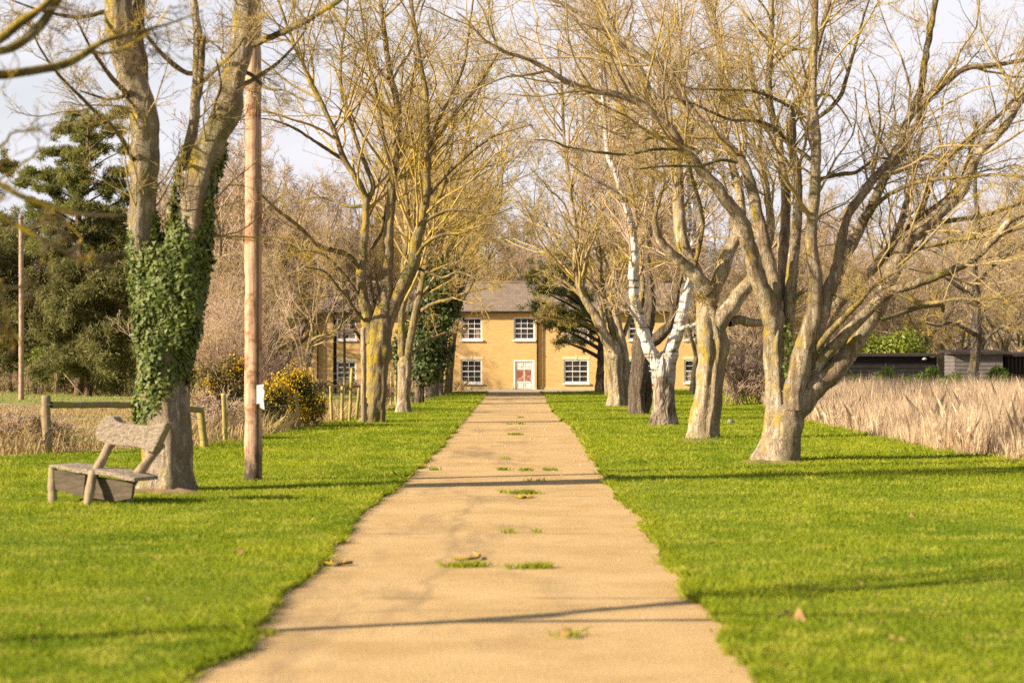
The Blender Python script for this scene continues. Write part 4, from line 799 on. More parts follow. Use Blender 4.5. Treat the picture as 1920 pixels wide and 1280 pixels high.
ev = [
 ('dark spreading evergreen at the foot of the tall Scots pine', 118, [(70, 735, 18), (72, 600, 14), (75, 460, 6)], [(x, y, 42, 26) for x in (-30, 25, 75, 120) for y in (440, 480, 520, 560, 600, 640, 675) if not (y < 460 and x > 100 or x < 0 and y < 460)], 62),
 ('broad dark evergreen behind the ivy-wrapped trunk', 116, [(225, 735, 18), (225, 600, 14), (222, 430, 6)], [(x, y, 44, 26) for x in (160, 210, 255, 300) for y in (420, 455, 490, 530, 570, 610, 650, 680)], 63),
 ('dusky evergreen between the Scots pine and the ivy tree', 108, [(165, 740, 15), (165, 620, 12), (168, 520, 5)], [(x, y, 38, 24) for x in (120, 160, 200) for y in (505, 540, 580, 620, 655, 685)], 64),
 ('evergreen at the left edge beyond the far pole', 122, [(-10, 735, 18), (-8, 560, 12), (-10, 300, 5)], [(-15, 305, 26, 16), (-5, 330, 26, 14), (-25, 360, 34, 16), (0, 400, 22, 14), (-20, 430, 34, 16), (-10, 470, 30, 16), (-5, 510, 36, 20), (-20, 560, 40, 26), (-10, 610, 40, 26), (0, 660, 40, 24)], 65),
]
for lb, Y, tr, cl, sd in ev: pine('evergreen_tree', lb, Y, tr, cl, sd, M['evergreen'], 60000, .30, group='evergreens at the field edge', cat='tree')
pine('leaning_pine', 'dark Scots pine leaning in front of the house beside its upper window', 121, [(1126, 740, 21), (1129, 690, 20), (1131, 650, 18), (1124, 615, 15), (1098, 575, 12), (1070, 540, 10), (1045, 515, 8), (1020, 500, 5)],
     [(1000, 518, 24, 14), (1025, 505, 24, 14), (1055, 510, 26, 14), (1015, 545, 28, 16), (1048, 545, 26, 16), (1010, 572, 28, 14), (1042, 582, 26, 16), (1075, 560, 24, 18), (1035, 608, 24, 12), (1065, 615, 28, 14), (1055, 640, 26, 9), (1090, 640, 24, 12), (1085, 595, 24, 18), (1100, 560, 22, 18), (1112, 620, 18, 14), (1080, 520, 22, 14), (1095, 490, 20, 16), (1065, 480, 22, 12)], 66, M['pine'], 14000, .24)

# ------------------------------------------------------------------ background bare trees (variants copied)
def bg_proto(seed, H, dens, tw, spread, label, group):
    t = simple_tree('bare_tree', label, 960, 700, 150, seed, M['bark_bg'], tw, 16, H, 0, group, 8, dict(dens=dens, q3=9, q4=8, sec=(.3, .65, .6, 3.6), rmin=.0085, up=.2), spread, .22)
    return t
def copy_tree(t):
    c = t.copy(); C.objects.link(c)
    for ch in t.children:
        d = ch.copy(); C.objects.link(d); d.parent = c
    return c
protos = [bg_proto(71, 11, 2.0, M['twig_pink'], .36, 'x', None), bg_proto(72, 13, 1.9, M['twig_brown'], .30, 'x', None), bg_proto(73, 9.5, 2.2, M['twig_pink'], .42, 'x', None), bg_proto(74, 12, 2.0, M['twig_olive'], .36, 'x', None)]
used = set(); rb = np.random.default_rng(77)
GR = {'wood': ('bare brown tree in the wood beyond the sheds and reeds', 'bare trees in the wood beyond the sheds'),
      'house': ('bare tree rising behind the brick house', 'bare trees behind the house'),
      'gorse': ('bare twiggy tree behind the gorse left of the house', 'bare trees behind the gorse'),
      'pine': ('bare tree mixed among the evergreens at the field edge', 'bare trees at the field edge')}
spots = []
for px, Y, s in [(1395, 150, .9), (1430, 120, .8), (1470, 165, 1), (1500, 135, .9), (1540, 155, 1), (1580, 128, .8), (1615, 170, 1.05), (1650, 140, .9), (1690, 160, 1), (1730, 130, .85), (1765, 175, 1.1), (1800, 145, .95), (1840, 165, 1), (1880, 135, .9), (1915, 155, 1), (1960, 145, 1), (2010, 160, 1), (1420, 105, .6), (1475, 112, .62), (1530, 118, .6), (1560, 190, 1.2), (1680, 195, 1.2), (1820, 200, 1.25)]: spots.append((px, Y, s, 'wood'))
for px, Y, s in [(720, 165, 1.12), (790, 175, 1.20), (850, 160, 1.04), (905, 185, 1.20), (950, 200, 1.08), (1000, 190, 1.08), (1050, 170, 1.12), (1110, 160, 1.08), (1170, 175, 1.20), (1230, 160, 1.12), (1290, 170, 1.16), (1345, 160, 1.08), (650, 170, 1.12), (590, 165, 1.04), (875, 210, 1.28), (975, 225, 1.20), (1080, 205, 1.28), (760, 200, 1.28), (1200, 200, 1.28)]: spots.append((px, Y, s, 'house'))
for px, Y, s in [(525, 114, .7), (704, 117, .85), (452, 104, 1.15), (405, 110, 1.2), (500, 108, 1.1), (395, 95, .62), (440, 110, .75), (478, 100, .5), (418, 88, .5), (385, 140, 1), (430, 165, 1.05), (500, 160, 1.05), (560, 150, .95), (350, 155, 1.0)]: spots.append((px, Y, s, 'gorse'))
for px, Y, s in [(290, 130, .9), (330, 118, .6), (18, 128, .6), (-40, 125, .7)]: spots.append((px, Y, s, 'pine'))
for i, (px, Y, s, k) in enumerate(spots):
    j = (i*7+int(rb.integers(0, 2))) % 4
    if k == 'wood' and j == 3 and i % 2: j = 0
    if j in used: t = copy_tree(protos[j])
    else: t = protos[j]; used.add(j)
    t.location = ((px-960)/F*Y, Y, float(g(Y))); t.rotation_euler = (0, 0, rb.uniform(0, 6.28)); t.scale = (s, s, s*rb.uniform(.92, 1.08))
    t['label'], t['group'] = GR[k]; t['category'] = 'tree'
for j, p in enumerate(protos):
    if j not in used:
        for ch in list(p.children): bpy.data.objects.remove(ch)
        bpy.data.objects.remove(p)

# far wood that reads as one mass: fine twigs and stems
rw = np.random.default_rng(55)
def far_wood(label, xa, xb, Ya, Yb, H, n, seed):
    r_ = np.random.default_rng(seed); x = r_.uniform(xa, xb, n); Y = r_.uniform(Ya, Yb, n)
    top = H*(.72+.16*np.sin(x*.23+seed)+.12*np.sin(x*.61+Y*.2)); z = top*r_.uniform(0, 1, n)**.85
    p = np.stack([x, Y, -.75+z], 1); nn = r_.normal(size=(n, 3))
    a = unit(np.stack([r_.normal(size=n)*.6, r_.normal(size=n)*.6, np.abs(r_.normal(size=n))*.8+.1], 1)); b = unit(np.cross(a, nn)); L = r_.uniform(.4, 1.3, n)[:, None]; w = r_.uniform(.012, .03, n)[:, None]
    V = np.stack([p-b*w, p+b*w, p+a*L], 1).reshape(-1, 3)
    tag(obj('woodland', V, [np.arange(3*n).reshape(n, 3)], M['twig_pink'], None, False, 'stuff'), label, 'woodland')
far_wood('brown mass of bare woodland far behind the sheds', 12, 75, 190, 225, 12, 170000, 1)
far_wood('brown mass of bare woodland far behind the left field', -62, -14, 165, 200, 8, 90000, 2)
# ------------------------------------------------------------------ shrubs
def bush(name, label, px, py, Y, rx, rz, seed, m, n, size, flower=0, group=None, shape='leaf', stems=14, cat='shrub', asp=.5, shell=.3):
    rng = np.random.default_rng(seed); c = at(px, py, Y); a, b = rx/F*Y, rz/F*Y; gz = float(g(Y))
    t = thing(name, label, cat, (c[0], Y, gz), group); cs = []
    for _ in range(14):
        o = unit(rng.normal(size=3))*rng.uniform(.2, .75)*np.array([a, a*.8, b]); r = rng.uniform(.3, .5); cs.append([*(c+o), a*r, a*r, b*r*1.1])
    mb = MB()
    for i in range(stems):
        k = cs[i % len(cs)]; s = np.array([c[0]+rng.normal()*a*.25, Y+rng.normal()*a*.2, gz-.05]); e = np.array(k[:3])+rng.normal(size=3)*a*.25
        mb.tube([s, (s+e)/2+rng.normal(size=3)*a*.08, e], [.03*a+.006, .02*a+.005, .005], 5)
    mb.build('stem', M['twig_brown'], t, True)
    p, d = clump_cloud(cs, n, rng, shell); p[:, 2] = np.maximum(p[:, 2], gz+.02)
    V, f = leaves(p, size, rng, d+np.array([0, 0, .4]), .8, shape, asp); obj('foliage', V, [f], m, t, False)
    if flower:
        k = np.argsort(-(p[:, 2]*.5-p[:, 1]*.6+rng.normal(size=len(p))*.45+.5*np.sin(p[:, 0]*5)*np.sin(p[:, 2]*6)))[:flower]; pf = p[k]+d[k]*.05
        pf = np.repeat(pf, 3, 0)+rng.normal(size=(len(pf)*3, 3))*.03
        V, f = leaves(pf, .042, rng, None, .6, 'leaf', .9); obj('blossom', V, [f], M['flower'], t, False)
    return t
bush('gorse_bush', 'gorse bush covered in yellow flowers beside the near pole', 548, 738, 49, 64, 62, 81, M['gorse'], 9000, .09, 1500, 'gorse bushes by the fence', 'tri', asp=.3)
bush('gorse_bush', 'dark gorse with few flowers behind the near pole base', 495, 760, 46, 50, 56, 82, M['gorse'], 8000, .085, 330, 'gorse bushes by the fence', 'tri', asp=.3)
bush('gorse_bush', 'brownish gorse with scattered blossom just right of the ivy trunk', 420, 715, 47, 66, 62, 83, M['gorse_dry'], 15000, .09, 260, 'gorse bushes by the fence', 'tri', asp=.3)
bush('gorse_bush', 'small bright yellow gorse nearest the wooden stakes', 588, 755, 51, 26, 28, 84, M['gorse'], 3500, .08, 600, 'gorse bushes by the fence', 'tri', asp=.3)
bush('laurel_bush', 'large yellow-green bush rising over the black shed roof', 1672, 650, 104, 84, 46, 85, M['laurel'], 5500, .20, 0, None, 'leaf', 12)
for i, (px, py, Y, rx, rz) in enumerate([(1605, 712, 80, 24, 16), (1660, 705, 81, 26, 20), (1715, 712, 79, 24, 16), (1745, 704, 82, 22, 20), (1790, 712, 80, 22, 16), (1868, 703, 82, 24, 24), (1640, 718, 78, 20, 12), (1770, 720, 78, 24, 12)]):
    bush('leafy_weed', ['leafy green plant at the near end of the black shed', 'tall leafy plant under the middle of the black shed', 'leafy plant low against the black shed wall', 'upright leafy plant at the lamp end of the black shed', 'leafy plant in the gap between the two sheds', 'leafy bush against the grey shed wall', 'low leafy clump at the reed edge before the black shed', 'low leafy clump at the reed edge by the shed gap'][i], px, py, Y, rx, rz, 90+i, M['nettle'], 900, .13, 0, 'leafy plants before the sheds', 'leaf', 8, 'plant', .45)
for i, (px, py, Y, rx, rz) in enumerate([(75, 668, 112, 22, 22), (48, 672, 113, 14, 14), (104, 672, 113, 13, 18)]):
    bush('green_shrub', ['fresh green shrub at the foot of the evergreens', 'small fresh green shrub right by the far pole', 'narrow fresh green shrub right of its larger neighbour'][i], px, py, Y, rx, rz, 110+i, M['laurel'], 700, .16, 0, 'green shrubs under the evergreens', 'leaf', 6)
bush('dark_shrub', 'dark leafy scrub under the evergreens behind the field', 170, 672, 112, 70, 34, 115, M['evergreen'], 5000, .2, 0, None, 'tri', 10)
bush('holly_bush', 'dark evergreen bush under the broad evergreen', 228, 655, 111, 40, 40, 116, M['ivy_dark'], 4000, .16, 0, None, 'leaf', 8)
# bramble and twig thickets (bare)
def thicket(label, px, py, Y, rx, H, seed, tw, n=26, group='bare thickets'):
    rng = np.random.default_rng(seed); x = (px-960)/F*Y; z = float(g(Y)); a = rx/F*Y
    t = thing('thicket', label, 'thicket', (x, Y, z), group); paths = []
    for i in range(n):
        s = np.array([x+rng.uniform(-a, a), Y+rng.uniform(-a, a)*.6, z-.05]); e = s+np.array([rng.normal()*.35*H, rng.normal()*.3*H, H*rng.uniform(.5, 1.05)])
        m_ = (s+e)/2+np.array([0, 0, .12*H])+rng.normal(size=3)*.08*H
        paths.append(np.array([(*s, .018), (*m_, .013), (*e, .004)]))
    mb = MB()
    for p in paths: mb.tube(p[:, :3], p[:, 3], 5)
    mb.build('stem', tw, t, True)
    crown(paths, rng, dens=5, q3=5, q4=4, sec=(.3, .6, .2, 1.2), rmin=.0055, m=tw, parent=t, t0=.1, name='twigs')
thicket('bare bramble thicket between the ivy trunk and the gorse', 398, 820, 40, 24, .8, 121, M['twig_pink'], 14)
thicket('pale leafless scrub behind the brownish gorse', 425, 740, 66, 46, 3.4, 122, M['twig_pink'], 30)
thicket('leafless scrub left of the V-forked tree', 515, 740, 68, 26, 1.8, 123, M['twig_pink'], 20)
thicket('purple-brown brush at the far lawn edge right of the house', 1400, 745, 78, 46, 2.0, 124, M['twig_pink'], 40)
thicket('brown scrub at the left end of the far fence', 40, 728, 128, 70, 1.9, 126, M['twig_pink'], 40)
thicket('brown scrub behind the middle of the far fence', 165, 728, 130, 70, 1.9, 127, M['twig_brown'], 40)
thicket('bare scrub at the foot of the ivy-headed tree', 705, 760, 80, 22, .9, 128, M['twig_brown'], 24)
thicket('dry bramble tangle along the post and rail', 40, 862, 35, 60, .55, 129, M['twig_brown'], 24)

# ------------------------------------------------------------------ house
HY = 140.0; hz = float(g(HY)); k = HY/F
X = lambda px: (px-960)*k
Z = lambda py: EYE-(py-HZ)*k
house = thing('brick_house', 'long two-storey yellow brick house with white sash windows at the drive end', 'house', (X(985), HY+4, hz))
zt = Z(586); secs = [(468, 596, 139.83), (596, 762, 140.0), (762, 1007, 139.85), (1007, 1366, 140.0)]
wins = [(864, 904, 595.6, 637, 0), (963, 1003, 594.5, 637, 0), (864, 904, 674, 718, 1), (1057, 1104, 674, 718, 1), (1057, 1104, 594.5, 637, 0), (1178, 1225, 674, 717, 1), (1283, 1330, 674, 717, 1), (1178, 1225, 595, 637, 0), (1283, 1330, 595, 637, 0), (631, 668, 677, 719, 1), (631, 668, 597, 637, 0), (500, 540, 674, 718, 1), (500, 540, 595.6, 637, 0)]
door_r = (963, 1002, 674.5, 729)
wall = MB(); plinth = MB()
for (a, b, yf) in secs:
    hs = [(X(w[0]), X(w[1]), Z(w[3]), Z(w[2])) for w in wins if a < w[0] < b]
    if a < door_r[0] < b: hs.append((X(door_r[0]), X(door_r[1]), hz-.05, Z(door_r[2])))
    xs_ = sorted({X(a), X(b), *[v for h in hs for v in h[:2]]}); zs_ = sorted({hz-.2, zt, *[v for h in hs for v in h[2:]]})
    for i in range(len(xs_)-1):
        for j in range(len(zs_)-1):
            cx, cz = (xs_[i]+xs_[i+1])/2, (zs_[j]+zs_[j+1])/2
            if any(h[0] < cx < h[1] and h[2] < cz < h[3] for h in hs): continue
            wall.box(xs_[i], xs_[i+1], yf, 140.3, zs_[j], zs_[j+1])
    px0 = [a] + ([door_r[0], door_r[1]] if a < door_r[0] < b else []) + [b]
    for i in range(0, len(px0), 2): plinth.box(X(px0[i])+.01, X(px0[i+1])-.01, yf-.03, yf+.02, hz-.2, Z(726))
wall.box(X(468), X(468)+.3, 140.3, 148, hz-.2, zt).box(X(1366)-.3, X(1366), 140.3, 148, hz-.2, zt).box(X(468), X(1366), 148, 148.3, hz-.2, zt)
wall.build('wall', M['brick'], house); plinth.build('plinth', M['plinth'], house)
# roof: stepped tile courses, front and back slope
rf = MB(); zr = EYE+(HZ-531)*144/F; n = 15; prof = []
x0, x1 = X(468)-.3, X(1366)+.3
for i in range(n):
    ya, yb = 139.55+(144-139.55)*i/n, 139.55+(144-139.55)*(i+1)/n; za = zt+.02+(zr-zt)*i/n; zb = zt+.02+(zr-zt)*(i+1)/n
    prof += [(ya, za+.045), (yb, zb)]
prof += [(144, zr+.05)]
prof += [(288-y, z) for y, z in reversed(prof[:-1])]
V = [(x, y, z) for x in (x0, x1) for y, z in prof]; m_ = len(prof)
fs = [(i, i+1, m_+i+1, m_+i) for i in range(m_-1)]+[tuple(range(m_))[::-1], tuple(range(m_, 2*m_))]
roof = obj('roof', V, fs, M['tile'], house, False)
mb = MB(); mb.tube([(x0, 144, zr+.06), (x1, 144, zr+.06)], [.09, .09], 8).build('ridge', M['tile'], roof, True)
mb = MB()
mb.tube([(x0, 139.5, zt+.03), (x1, 139.5, zt+.03)], [.065, .065], 8); mb.build('gutter', M['black'], house, True)
for pxp, yy in ((1007.5, 139.83), (596, 139.8)):
    mb = MB(); mb.tube([(X(pxp), 139.52, zt), (X(pxp), yy-.02, zt-.25), (X(pxp), yy-.02, hz+.05)], [.042]*3, 8)
    for zz in (.8, 2.4, 4.0): mb.tube([(X(pxp), yy-.02, hz+zz), (X(pxp), yy-.02, hz+zz+.06)], [.06, .06], 8)
    mb.build('downpipe', M['black'], house, True)
def window(px0, px1, py0, py1, lint, yf, cols=3, curt=False):
    xa, xb, zb, za = X(px0), X(px1), Z(py0), Z(py1); y = yf+.04; fr = MB(); f = .10
    fr.box(xa, xa+f, y, y+.1, za, zb).box(xb-f, xb, y, y+.1, za, zb).box(xa+f, xb-f, y, y+.1, zb-f, zb).box(xa+f, xb-f, y, y+.1, za, za+f)
    zm = (za+zb)/2; fr.box(xa+f, xb-f, y+.012, y+.09, zm-.03, zm+.03)
    for half in ((za+f, zm-.03), (zm+.03, zb-f)):
        for c in range(1, cols):
            xx = xa+f+(xb-xa-2*f)*c/cols; fr.box(xx-.015, xx+.015, y+.03, y+.07, half[0], half[1])
        zz = (half[0]+half[1])/2
        for c in range(cols):
            u0 = xa+f+(xb-xa-2*f)*c/cols+(.015 if c else 0); u1 = xa+f+(xb-xa-2*f)*(c+1)/cols-(.015 if c < cols-1 else 0)
            fr.box(u0, u1, y+.03, y+.07, zz-.015, zz+.015)
    w = fr.build('window', M['white'], house)
    MB().box(xa+f*.5, xb-f*.5, y+.074, y+.082, za+f*.5, zb-f*.5).build('pane', M['glass'], w)
    MB().box(xa-.06, xb+.06, yf-.11, yf+.06, za-.10, za).build('sill', M['white'], w)
    if lint:
        o = .08; MB().prism([(xa-o*.6, yf-.012, zb), (xb+o*.6, yf-.012, zb), (xb+o*1.4, yf-.012, zb+.22), (xa-o*1.4, yf-.012, zb+.22)], (0, .03, 0)).prism([((xa+xb)/2-.05, yf-.03, zb-.0), ((xa+xb)/2+.05, yf-.03, zb-.0), ((xa+xb)/2+.08, yf-.03, zb+.25), ((xa+xb)/2-.08, yf-.03, zb+.25)], (0, .015, 0)).build('lintel', M['lintel'], w)
    if curt:
        for s in (xa+f+.03, xb-f-.42): MB().box(s, s+.36, y+.062, y+.0735, za+f, zm).build('curtain', M['curtain'], w)
for w in wins:
    yf = [s[2] for s in secs if s[0] < w[0] < s[1]][0]; window(*w, yf, 3, w[:2] in ((864, 904), (631, 668), (1057, 1104)) and w[4] == 0 or w[:2] == (1283, 1330))
# door with peeling paint and two bare red panels
yf = 139.85; xa, xb, zb, za = X(963), X(1002), Z(674.5), hz
fr = MB(); fr.box(xa, xa+.10, yf+.0, yf+.12, za, zb).box(xb-.10, xb, yf, yf+.12, za, zb).box(xa+.10, xb-.10, yf, yf+.12, zb-.10, zb)
d = MB().box(xa+.10, xb-.10, yf+.06, yf+.11, za+.02, zb-.10)
w = xb-xa-.2; h = zb-.1-za; 
for (u0, u1, v0, v1) in ((.10, .46, .05, .26), (.54, .90, .05, .26), (.10, .46, .80, .96), (.54, .90, .80, .96)):
    x_, X_, z_, Z_ = xa+.1+w*u0, xa+.1+w*u1, za+h*v0, za+h*v1
    d.box(x_, X_, yf+.045, yf+.062, z_, z_+.03).box(x_, X_, yf+.045, yf+.062, Z_-.03, Z_).box(x_, x_+.03, yf+.045, yf+.062, z_+.03, Z_-.03).box(X_-.03, X_, yf+.045, yf+.062, z_+.03, Z_-.03)
door = d.build('door', M['door'], house)
fr.build('frame', M['white'], door)
pn = MB(); pn.box(xa+.1+w*.10, xa+.1+w*.47, yf+.052, yf+.064, za+h*.30, za+h*.71).box(xa+.1+w*.53, xa+.1+w*.90, yf+.052, yf+.064, za+h*.30, za+h*.71)
pn.build('panel', M['doorred'], door)
MB().tube([(xa+.1+w*.88, yf+.02, za+h*.29), (xa+.1+w*.88, yf+.06, za+h*.29)], [.025, .025], 8).build('handle', M['black'], door, True)

# ------------------------------------------------------------------ sheds on the right
def shed(label, pxa, pxb, pyt, Y, depth, m, lamps=False, over=.25, pitch=.25):
    kk = Y/F; xa, xb = (pxa-960)*kk, (pxb-960)*kk; z0 = float(g(Y)); z1 = EYE-(pyt-HZ)*kk
    t = thing('timber_shed', label, 'shed', ((xa+xb)/2, Y+depth/2, z0), 'timber sheds'); mb = MB(); n = int((z1-z0)/.16)
    for i in range(n):                       # overlapping weatherboards, front and both ends
        za, zb = z0+(z1-z0)*i/n, z0+(z1-z0)*(i+1)/n
        for (p, q, d) in (((xa, Y), (xb, Y), (0, -1)), ((xb, Y), (xb, Y+depth), (1, 0)), ((xa, Y+depth), (xa, Y), (-1, 0))):
            a = np.array([p[0], p[1]]); b = np.array([q[0], q[1]]); o = np.array(d)*.03
            V = [(*(a+o), za), (*(b+o), za), (*b, zb), (*a, zb), (*a, za), (*b, za)]
            mb.add(V, [np.array([(0, 1, 2, 3), (4, 5, 1, 0)])])
    mb.box(xa+.01, xb-.01, Y+.02, Y+depth, z0, z1).build('wall', m, t)
    MB().prism([(xa-over, Y-.3, z1+.005), (xa-over, Y+depth+.2, z1+pitch), (xa-over, Y+depth+.2, z1+pitch+.1), (xa-over, Y-.3, z1+.105)], (xb-xa+2*over, 0, 0)).build('roof', M['felt'], t)
    return t, xa, xb, z0, z1
t, xa, xb, z0, z1 = shed('long black weatherboarded shed with two white lamps behind the reeds', 1540, 1756, 668, 95, 3.5, M['shed'], pitch=.05)
for px, py in ((1749, 667), (1733, 672)):
    c = at(px, py, 94.9); mb = MB(); mb.tube([c+[0, .09, 0], c+[0, -.02, 0]], [.05, .05], 8); mb.tube([c+[0, -.02, .05], c+[0, -.06, -.04]], [.07, .12], 10); mb.build('lamp', M['sign'], t, True)
shed('small grey weatherboarded shed behind the flaky-barked tree', 1791, 1880, 664, 92, 2.2, M['shedgrey'], pitch=.10)
t, xa, xb, z0, z1 = shed('dark open-slatted shed at the right edge beside the grey shed', 1884, 1990, 668, 93, 3, M['shed'], pitch=.10)
mb = MB()
for i in range(14): mb.box(xa+.1+i*.17, xa+.18+i*.17, 92.9, 92.95, z0, z1)
mb.build('slat', M['felt'], t)
# low rail fence by the sheds
rt = thing('rail_fence', 'low weathered rail fence running between the two sheds', 'fence', ((1780-960)/F*88, 88, float(g(88))))
for px in (1700, 1752, 1804): MB().tube([((px-960)/F*88, 88, float(g(88))-.1), ((px-960)/F*88, 88, .42)], [.05, .05], 8).build('post', M['post'], rt, True)
MB().box((1660-960)/F*88, (1900-960)/F*88, 87.92, 87.95, .22, .32).build('rail', M['post'], rt)

# ------------------------------------------------------------------ poles and wires
def pole(name, label, px, py, ptop, Y, w, m, seed, cap=None):
    rng = np.random.default_rng(seed); b = np.array([(px-960)/F*Y, Y, float(g(Y))]); t = thing(name, label, 'utility pole', b)
    H = EYE-(ptop-HZ)/F*Y; r = w/2/F*Y; p = [[b[0], Y, b[2]-.2, r], [b[0], Y, (b[2]+H)/2, r*.95], [b[0]-.01, Y, H, r*.86]]
    limb_mesh('shaft', np.array(p), m, t, rng, 18, .12, .008, 6, .015, .008); return t, b, H, r
tp, b, H, r = pole('utility_pole', 'thick brown timber pole with white plate on the left lawn', 475, 911, -260, 26.6, 33, M['polebase'], 131)
c = at(487, 742, 25.68); Wp = at(1, 0, 25.68)
pl = MB(); pts = [(481, 722), (495, 720), (493, 728), (496, 733), (494, 750), (496, 768), (488, 764), (487, 756), (481, 757)]
pl.prism([at(x, y, 26.46) for x, y in pts], (0, .012, 0)).build('plate', M['sign'], tp)
MB().tube([(b[0]+.07, 26.5, 0), (b[0]+.07, 26.5, H)], [.006, .006], 6).build('cable', M['black'], tp, True)
tf, bf, Hf, rf_ = pole('field_pole', 'slim pale timber pole standing in the left field', 40, 748, 405, 95.5, 10, M['pole'], 132)
pole('dark_pole', 'dark creosoted pole in front of the lower-left house window', 628, 727, 560, 118, 7, M['black'], 133)
pole('grey_pole', 'thin grey pole beside the dark creosoted pole', 646, 727, 575, 117, 5, M['post'], 134)
def wire(label, a, b, sag, r=.012):
    P = [np.array(a)*(1-t)+np.array(b)*t-np.array([0, 0, sag*4*t*(1-t)]) for t in np.linspace(0, 1, 24)]
    o = MB().tube(P, [r]*24, 5).build('overhead_wire', M['black'], None, True); return tag(o, label, 'cable')
top = np.array([bf[0], 95.4, Hf-.1])
wire('overhead wire running from the field pole towards the ivy tree', top, at(700, 520, 105), .25, .014)
wire('overhead wire leaving the field pole on its outer side', top, at(-300, 450, 90), .2, .014)
wp = thing('wooden_post', 'pale bare post standing against the lichen-yellow trunk', 'post', ((682-960)/F*53.6, 52.4, float(g(52.4))))
limb_mesh('shaft', limb_path([(682, 797, 10), (682, 700, 10), (681, 613, 9)], 52.4), M['bark_pale'], wp, np.random.default_rng(5), 10, .15, .02)

# ------------------------------------------------------------------ fences
fn = thing('field_fence', 'post and rail field fence with wires behind the bench', 'fence', place(88, 853))
rng = np.random.default_rng(141)
def post_px(par, x0, y0, x1, y1, Y, w, m):
    p = limb_path([(x0, y0+10, w), (x0, y0, w), ((x0+x1)/2, (y0+y1)/2, w*.97), (x1, y1, w*.94)], Y); limb_mesh('post', p, m, par, rng, 12, .08, .02, 5, .04, .02)
post_px(fn, 90, 855, 86, 741, 33.6, 18, M['post']); post_px(fn, 384, 842, 374, 763, 36, 15, M['stake']); post_px(fn, 423, 836, 419, 737, 38, 9, M['stake'])
post_px(fn, 560, 806, 556, 735, 47.5, 7, M['stake']); post_px(fn, -60, 862, -62, 745, 33, 17, M['post'])
limb_mesh('rail', np.array([[*at(96, 759, 33.6), 6.2/F*33.6], [*at(240, 759, 34.6), 6/F*34.6], [*at(374, 768, 35.9), 5.6/F*35.9]]), M['post'], fn, rng, 10, .1, .02, 5, .05, .03)
for dy in (0, 22, 45, 70):
    P = [at(-60, 758+dy*1.05, 33), at(88, 758+dy, 33.5), at(380, 768+dy*.8, 35.9), at(421, 746+dy, 37.9), at(557, 742+dy*.75, 47.4)]
    MB().tube(P, [.004]*5, 4).build('wire', M['wire'], fn, True)
ff = thing('far_fence', 'distant wire fence with thin posts across the left field', 'fence', place(142, 728))
fx = [(-10, 731, 692), (40, 731, 691), (90, 730, 691), (142, 729, 690), (187, 729, 689), (237, 728, 688), (300, 728, 688), (360, 728, 688)]
for x_, y0, y1 in fx: post_px(ff, x_, y0, x_, y1, 135, 4, M['stake'])
for dz in (4, 14, 24): MB().tube([at(x_, y1+dz, 134.9) for x_, y0, y1 in fx], [.012]*len(fx), 4).build('wire', M['wire'], ff, True)
sf = thing('stake_fence', 'row of round stakes with a top rail left of the lichened tree', 'fence', place(640, 790))
for x0, y0, x1, y1, Y in [(622, 792, 620, 724, 52.6), (641, 792, 642, 724, 52.8), (655, 790, 660, 690, 53.5), (668, 785, 674, 724, 55), (588, 735, 587, 694, 100), (724, 757, 725, 697, 80), (733, 755, 734, 697, 82), (742, 752, 742, 697, 84)]: post_px(sf, x0, y0, x1, y1, Y, 6 if Y < 60 else 4.5, M['stake'])
limb_mesh('rail', np.array([[*at(618, 724, 52.6), .035], [*at(680, 724, 54.5), .03]]), M['post'], sf, rng, 8, .1, .02, 5, .05, .03)
for y in (700, 712, 740): MB().tube([at(560, y, 70), at(640, y, 70), at(760, y, 76)], [.006]*3, 4).build('wire', M['wire'], sf, True)

# ------------------------------------------------------------------ rustic bench
BY = 22.4; bench = thing('rustic_bench', 'lopsided rustic bench of weathered slabs and log legs on the lawn', 'bench', place(165, 950))
def slab(name, pts, Y0, yaw, depth, m, par, bev=.012):
    """outline in photo pixels; depth of each point follows the bench's yaw"""
    P = []
    for x_, y_ in pts:
        yy = Y0+(x_-200)*yaw; P.append(at(x_, y_, yy))
    o = MB().prism(P, depth).build(name, m, par); 
    bv = o.modifiers.new('bevel', 'BEVEL'); bv.width = bev; bv.segments = 2
    return o
yaw = -.0028
bo = slab('backrest', [(181, 802), (186, 792), (194, 783), (203, 779), (212, 781), (218, 789), (226, 793), (240, 795), (258, 797), (275, 797), (292, 796), (304, 793), (313, 792), (308, 803), (302, 815), (294, 832), (286, 849), (278, 846), (268, 842), (256, 838), (240, 836), (224, 836), (205, 833), (190, 829), (181, 826), (179, 812)], 22.75, yaw, (.055, .13, .0), M['bench'], bench, .016)
slab('seat', [(91, 871), (100, 871), (120, 873), (140, 877), (165, 880), (190, 882), (215, 886), (235, 891), (252, 896), (252, 903), (235, 900), (215, 895), (190, 890), (165, 889), (140, 886), (120, 881), (100, 877), (92, 877)], 22.3, yaw, (.17, .46, .0), M['bench'], bench, .008)
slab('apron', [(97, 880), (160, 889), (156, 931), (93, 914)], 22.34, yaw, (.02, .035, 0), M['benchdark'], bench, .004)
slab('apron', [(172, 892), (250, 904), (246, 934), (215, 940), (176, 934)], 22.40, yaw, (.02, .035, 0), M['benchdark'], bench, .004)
def log(name, a, b_, w0, w1, Ya, Yb):
    limb_mesh(name, np.array([[*at(*a, Ya), w0/2/F*Ya], [*at((a[0]+b_[0])/2, (a[1]+b_[1])/2, (Ya+Yb)/2), (w0+w1)/4/F*Ya], [*at(*b_, Yb), w1/2/F*Yb]]), M['benchlog'], bench, rng, 12, .05, .03)
log('leg', (98, 958), (99, 875), 17, 16, 22.62, 22.66); log('leg', (162, 957), (176, 884), 18, 17, 22.2, 22.4)
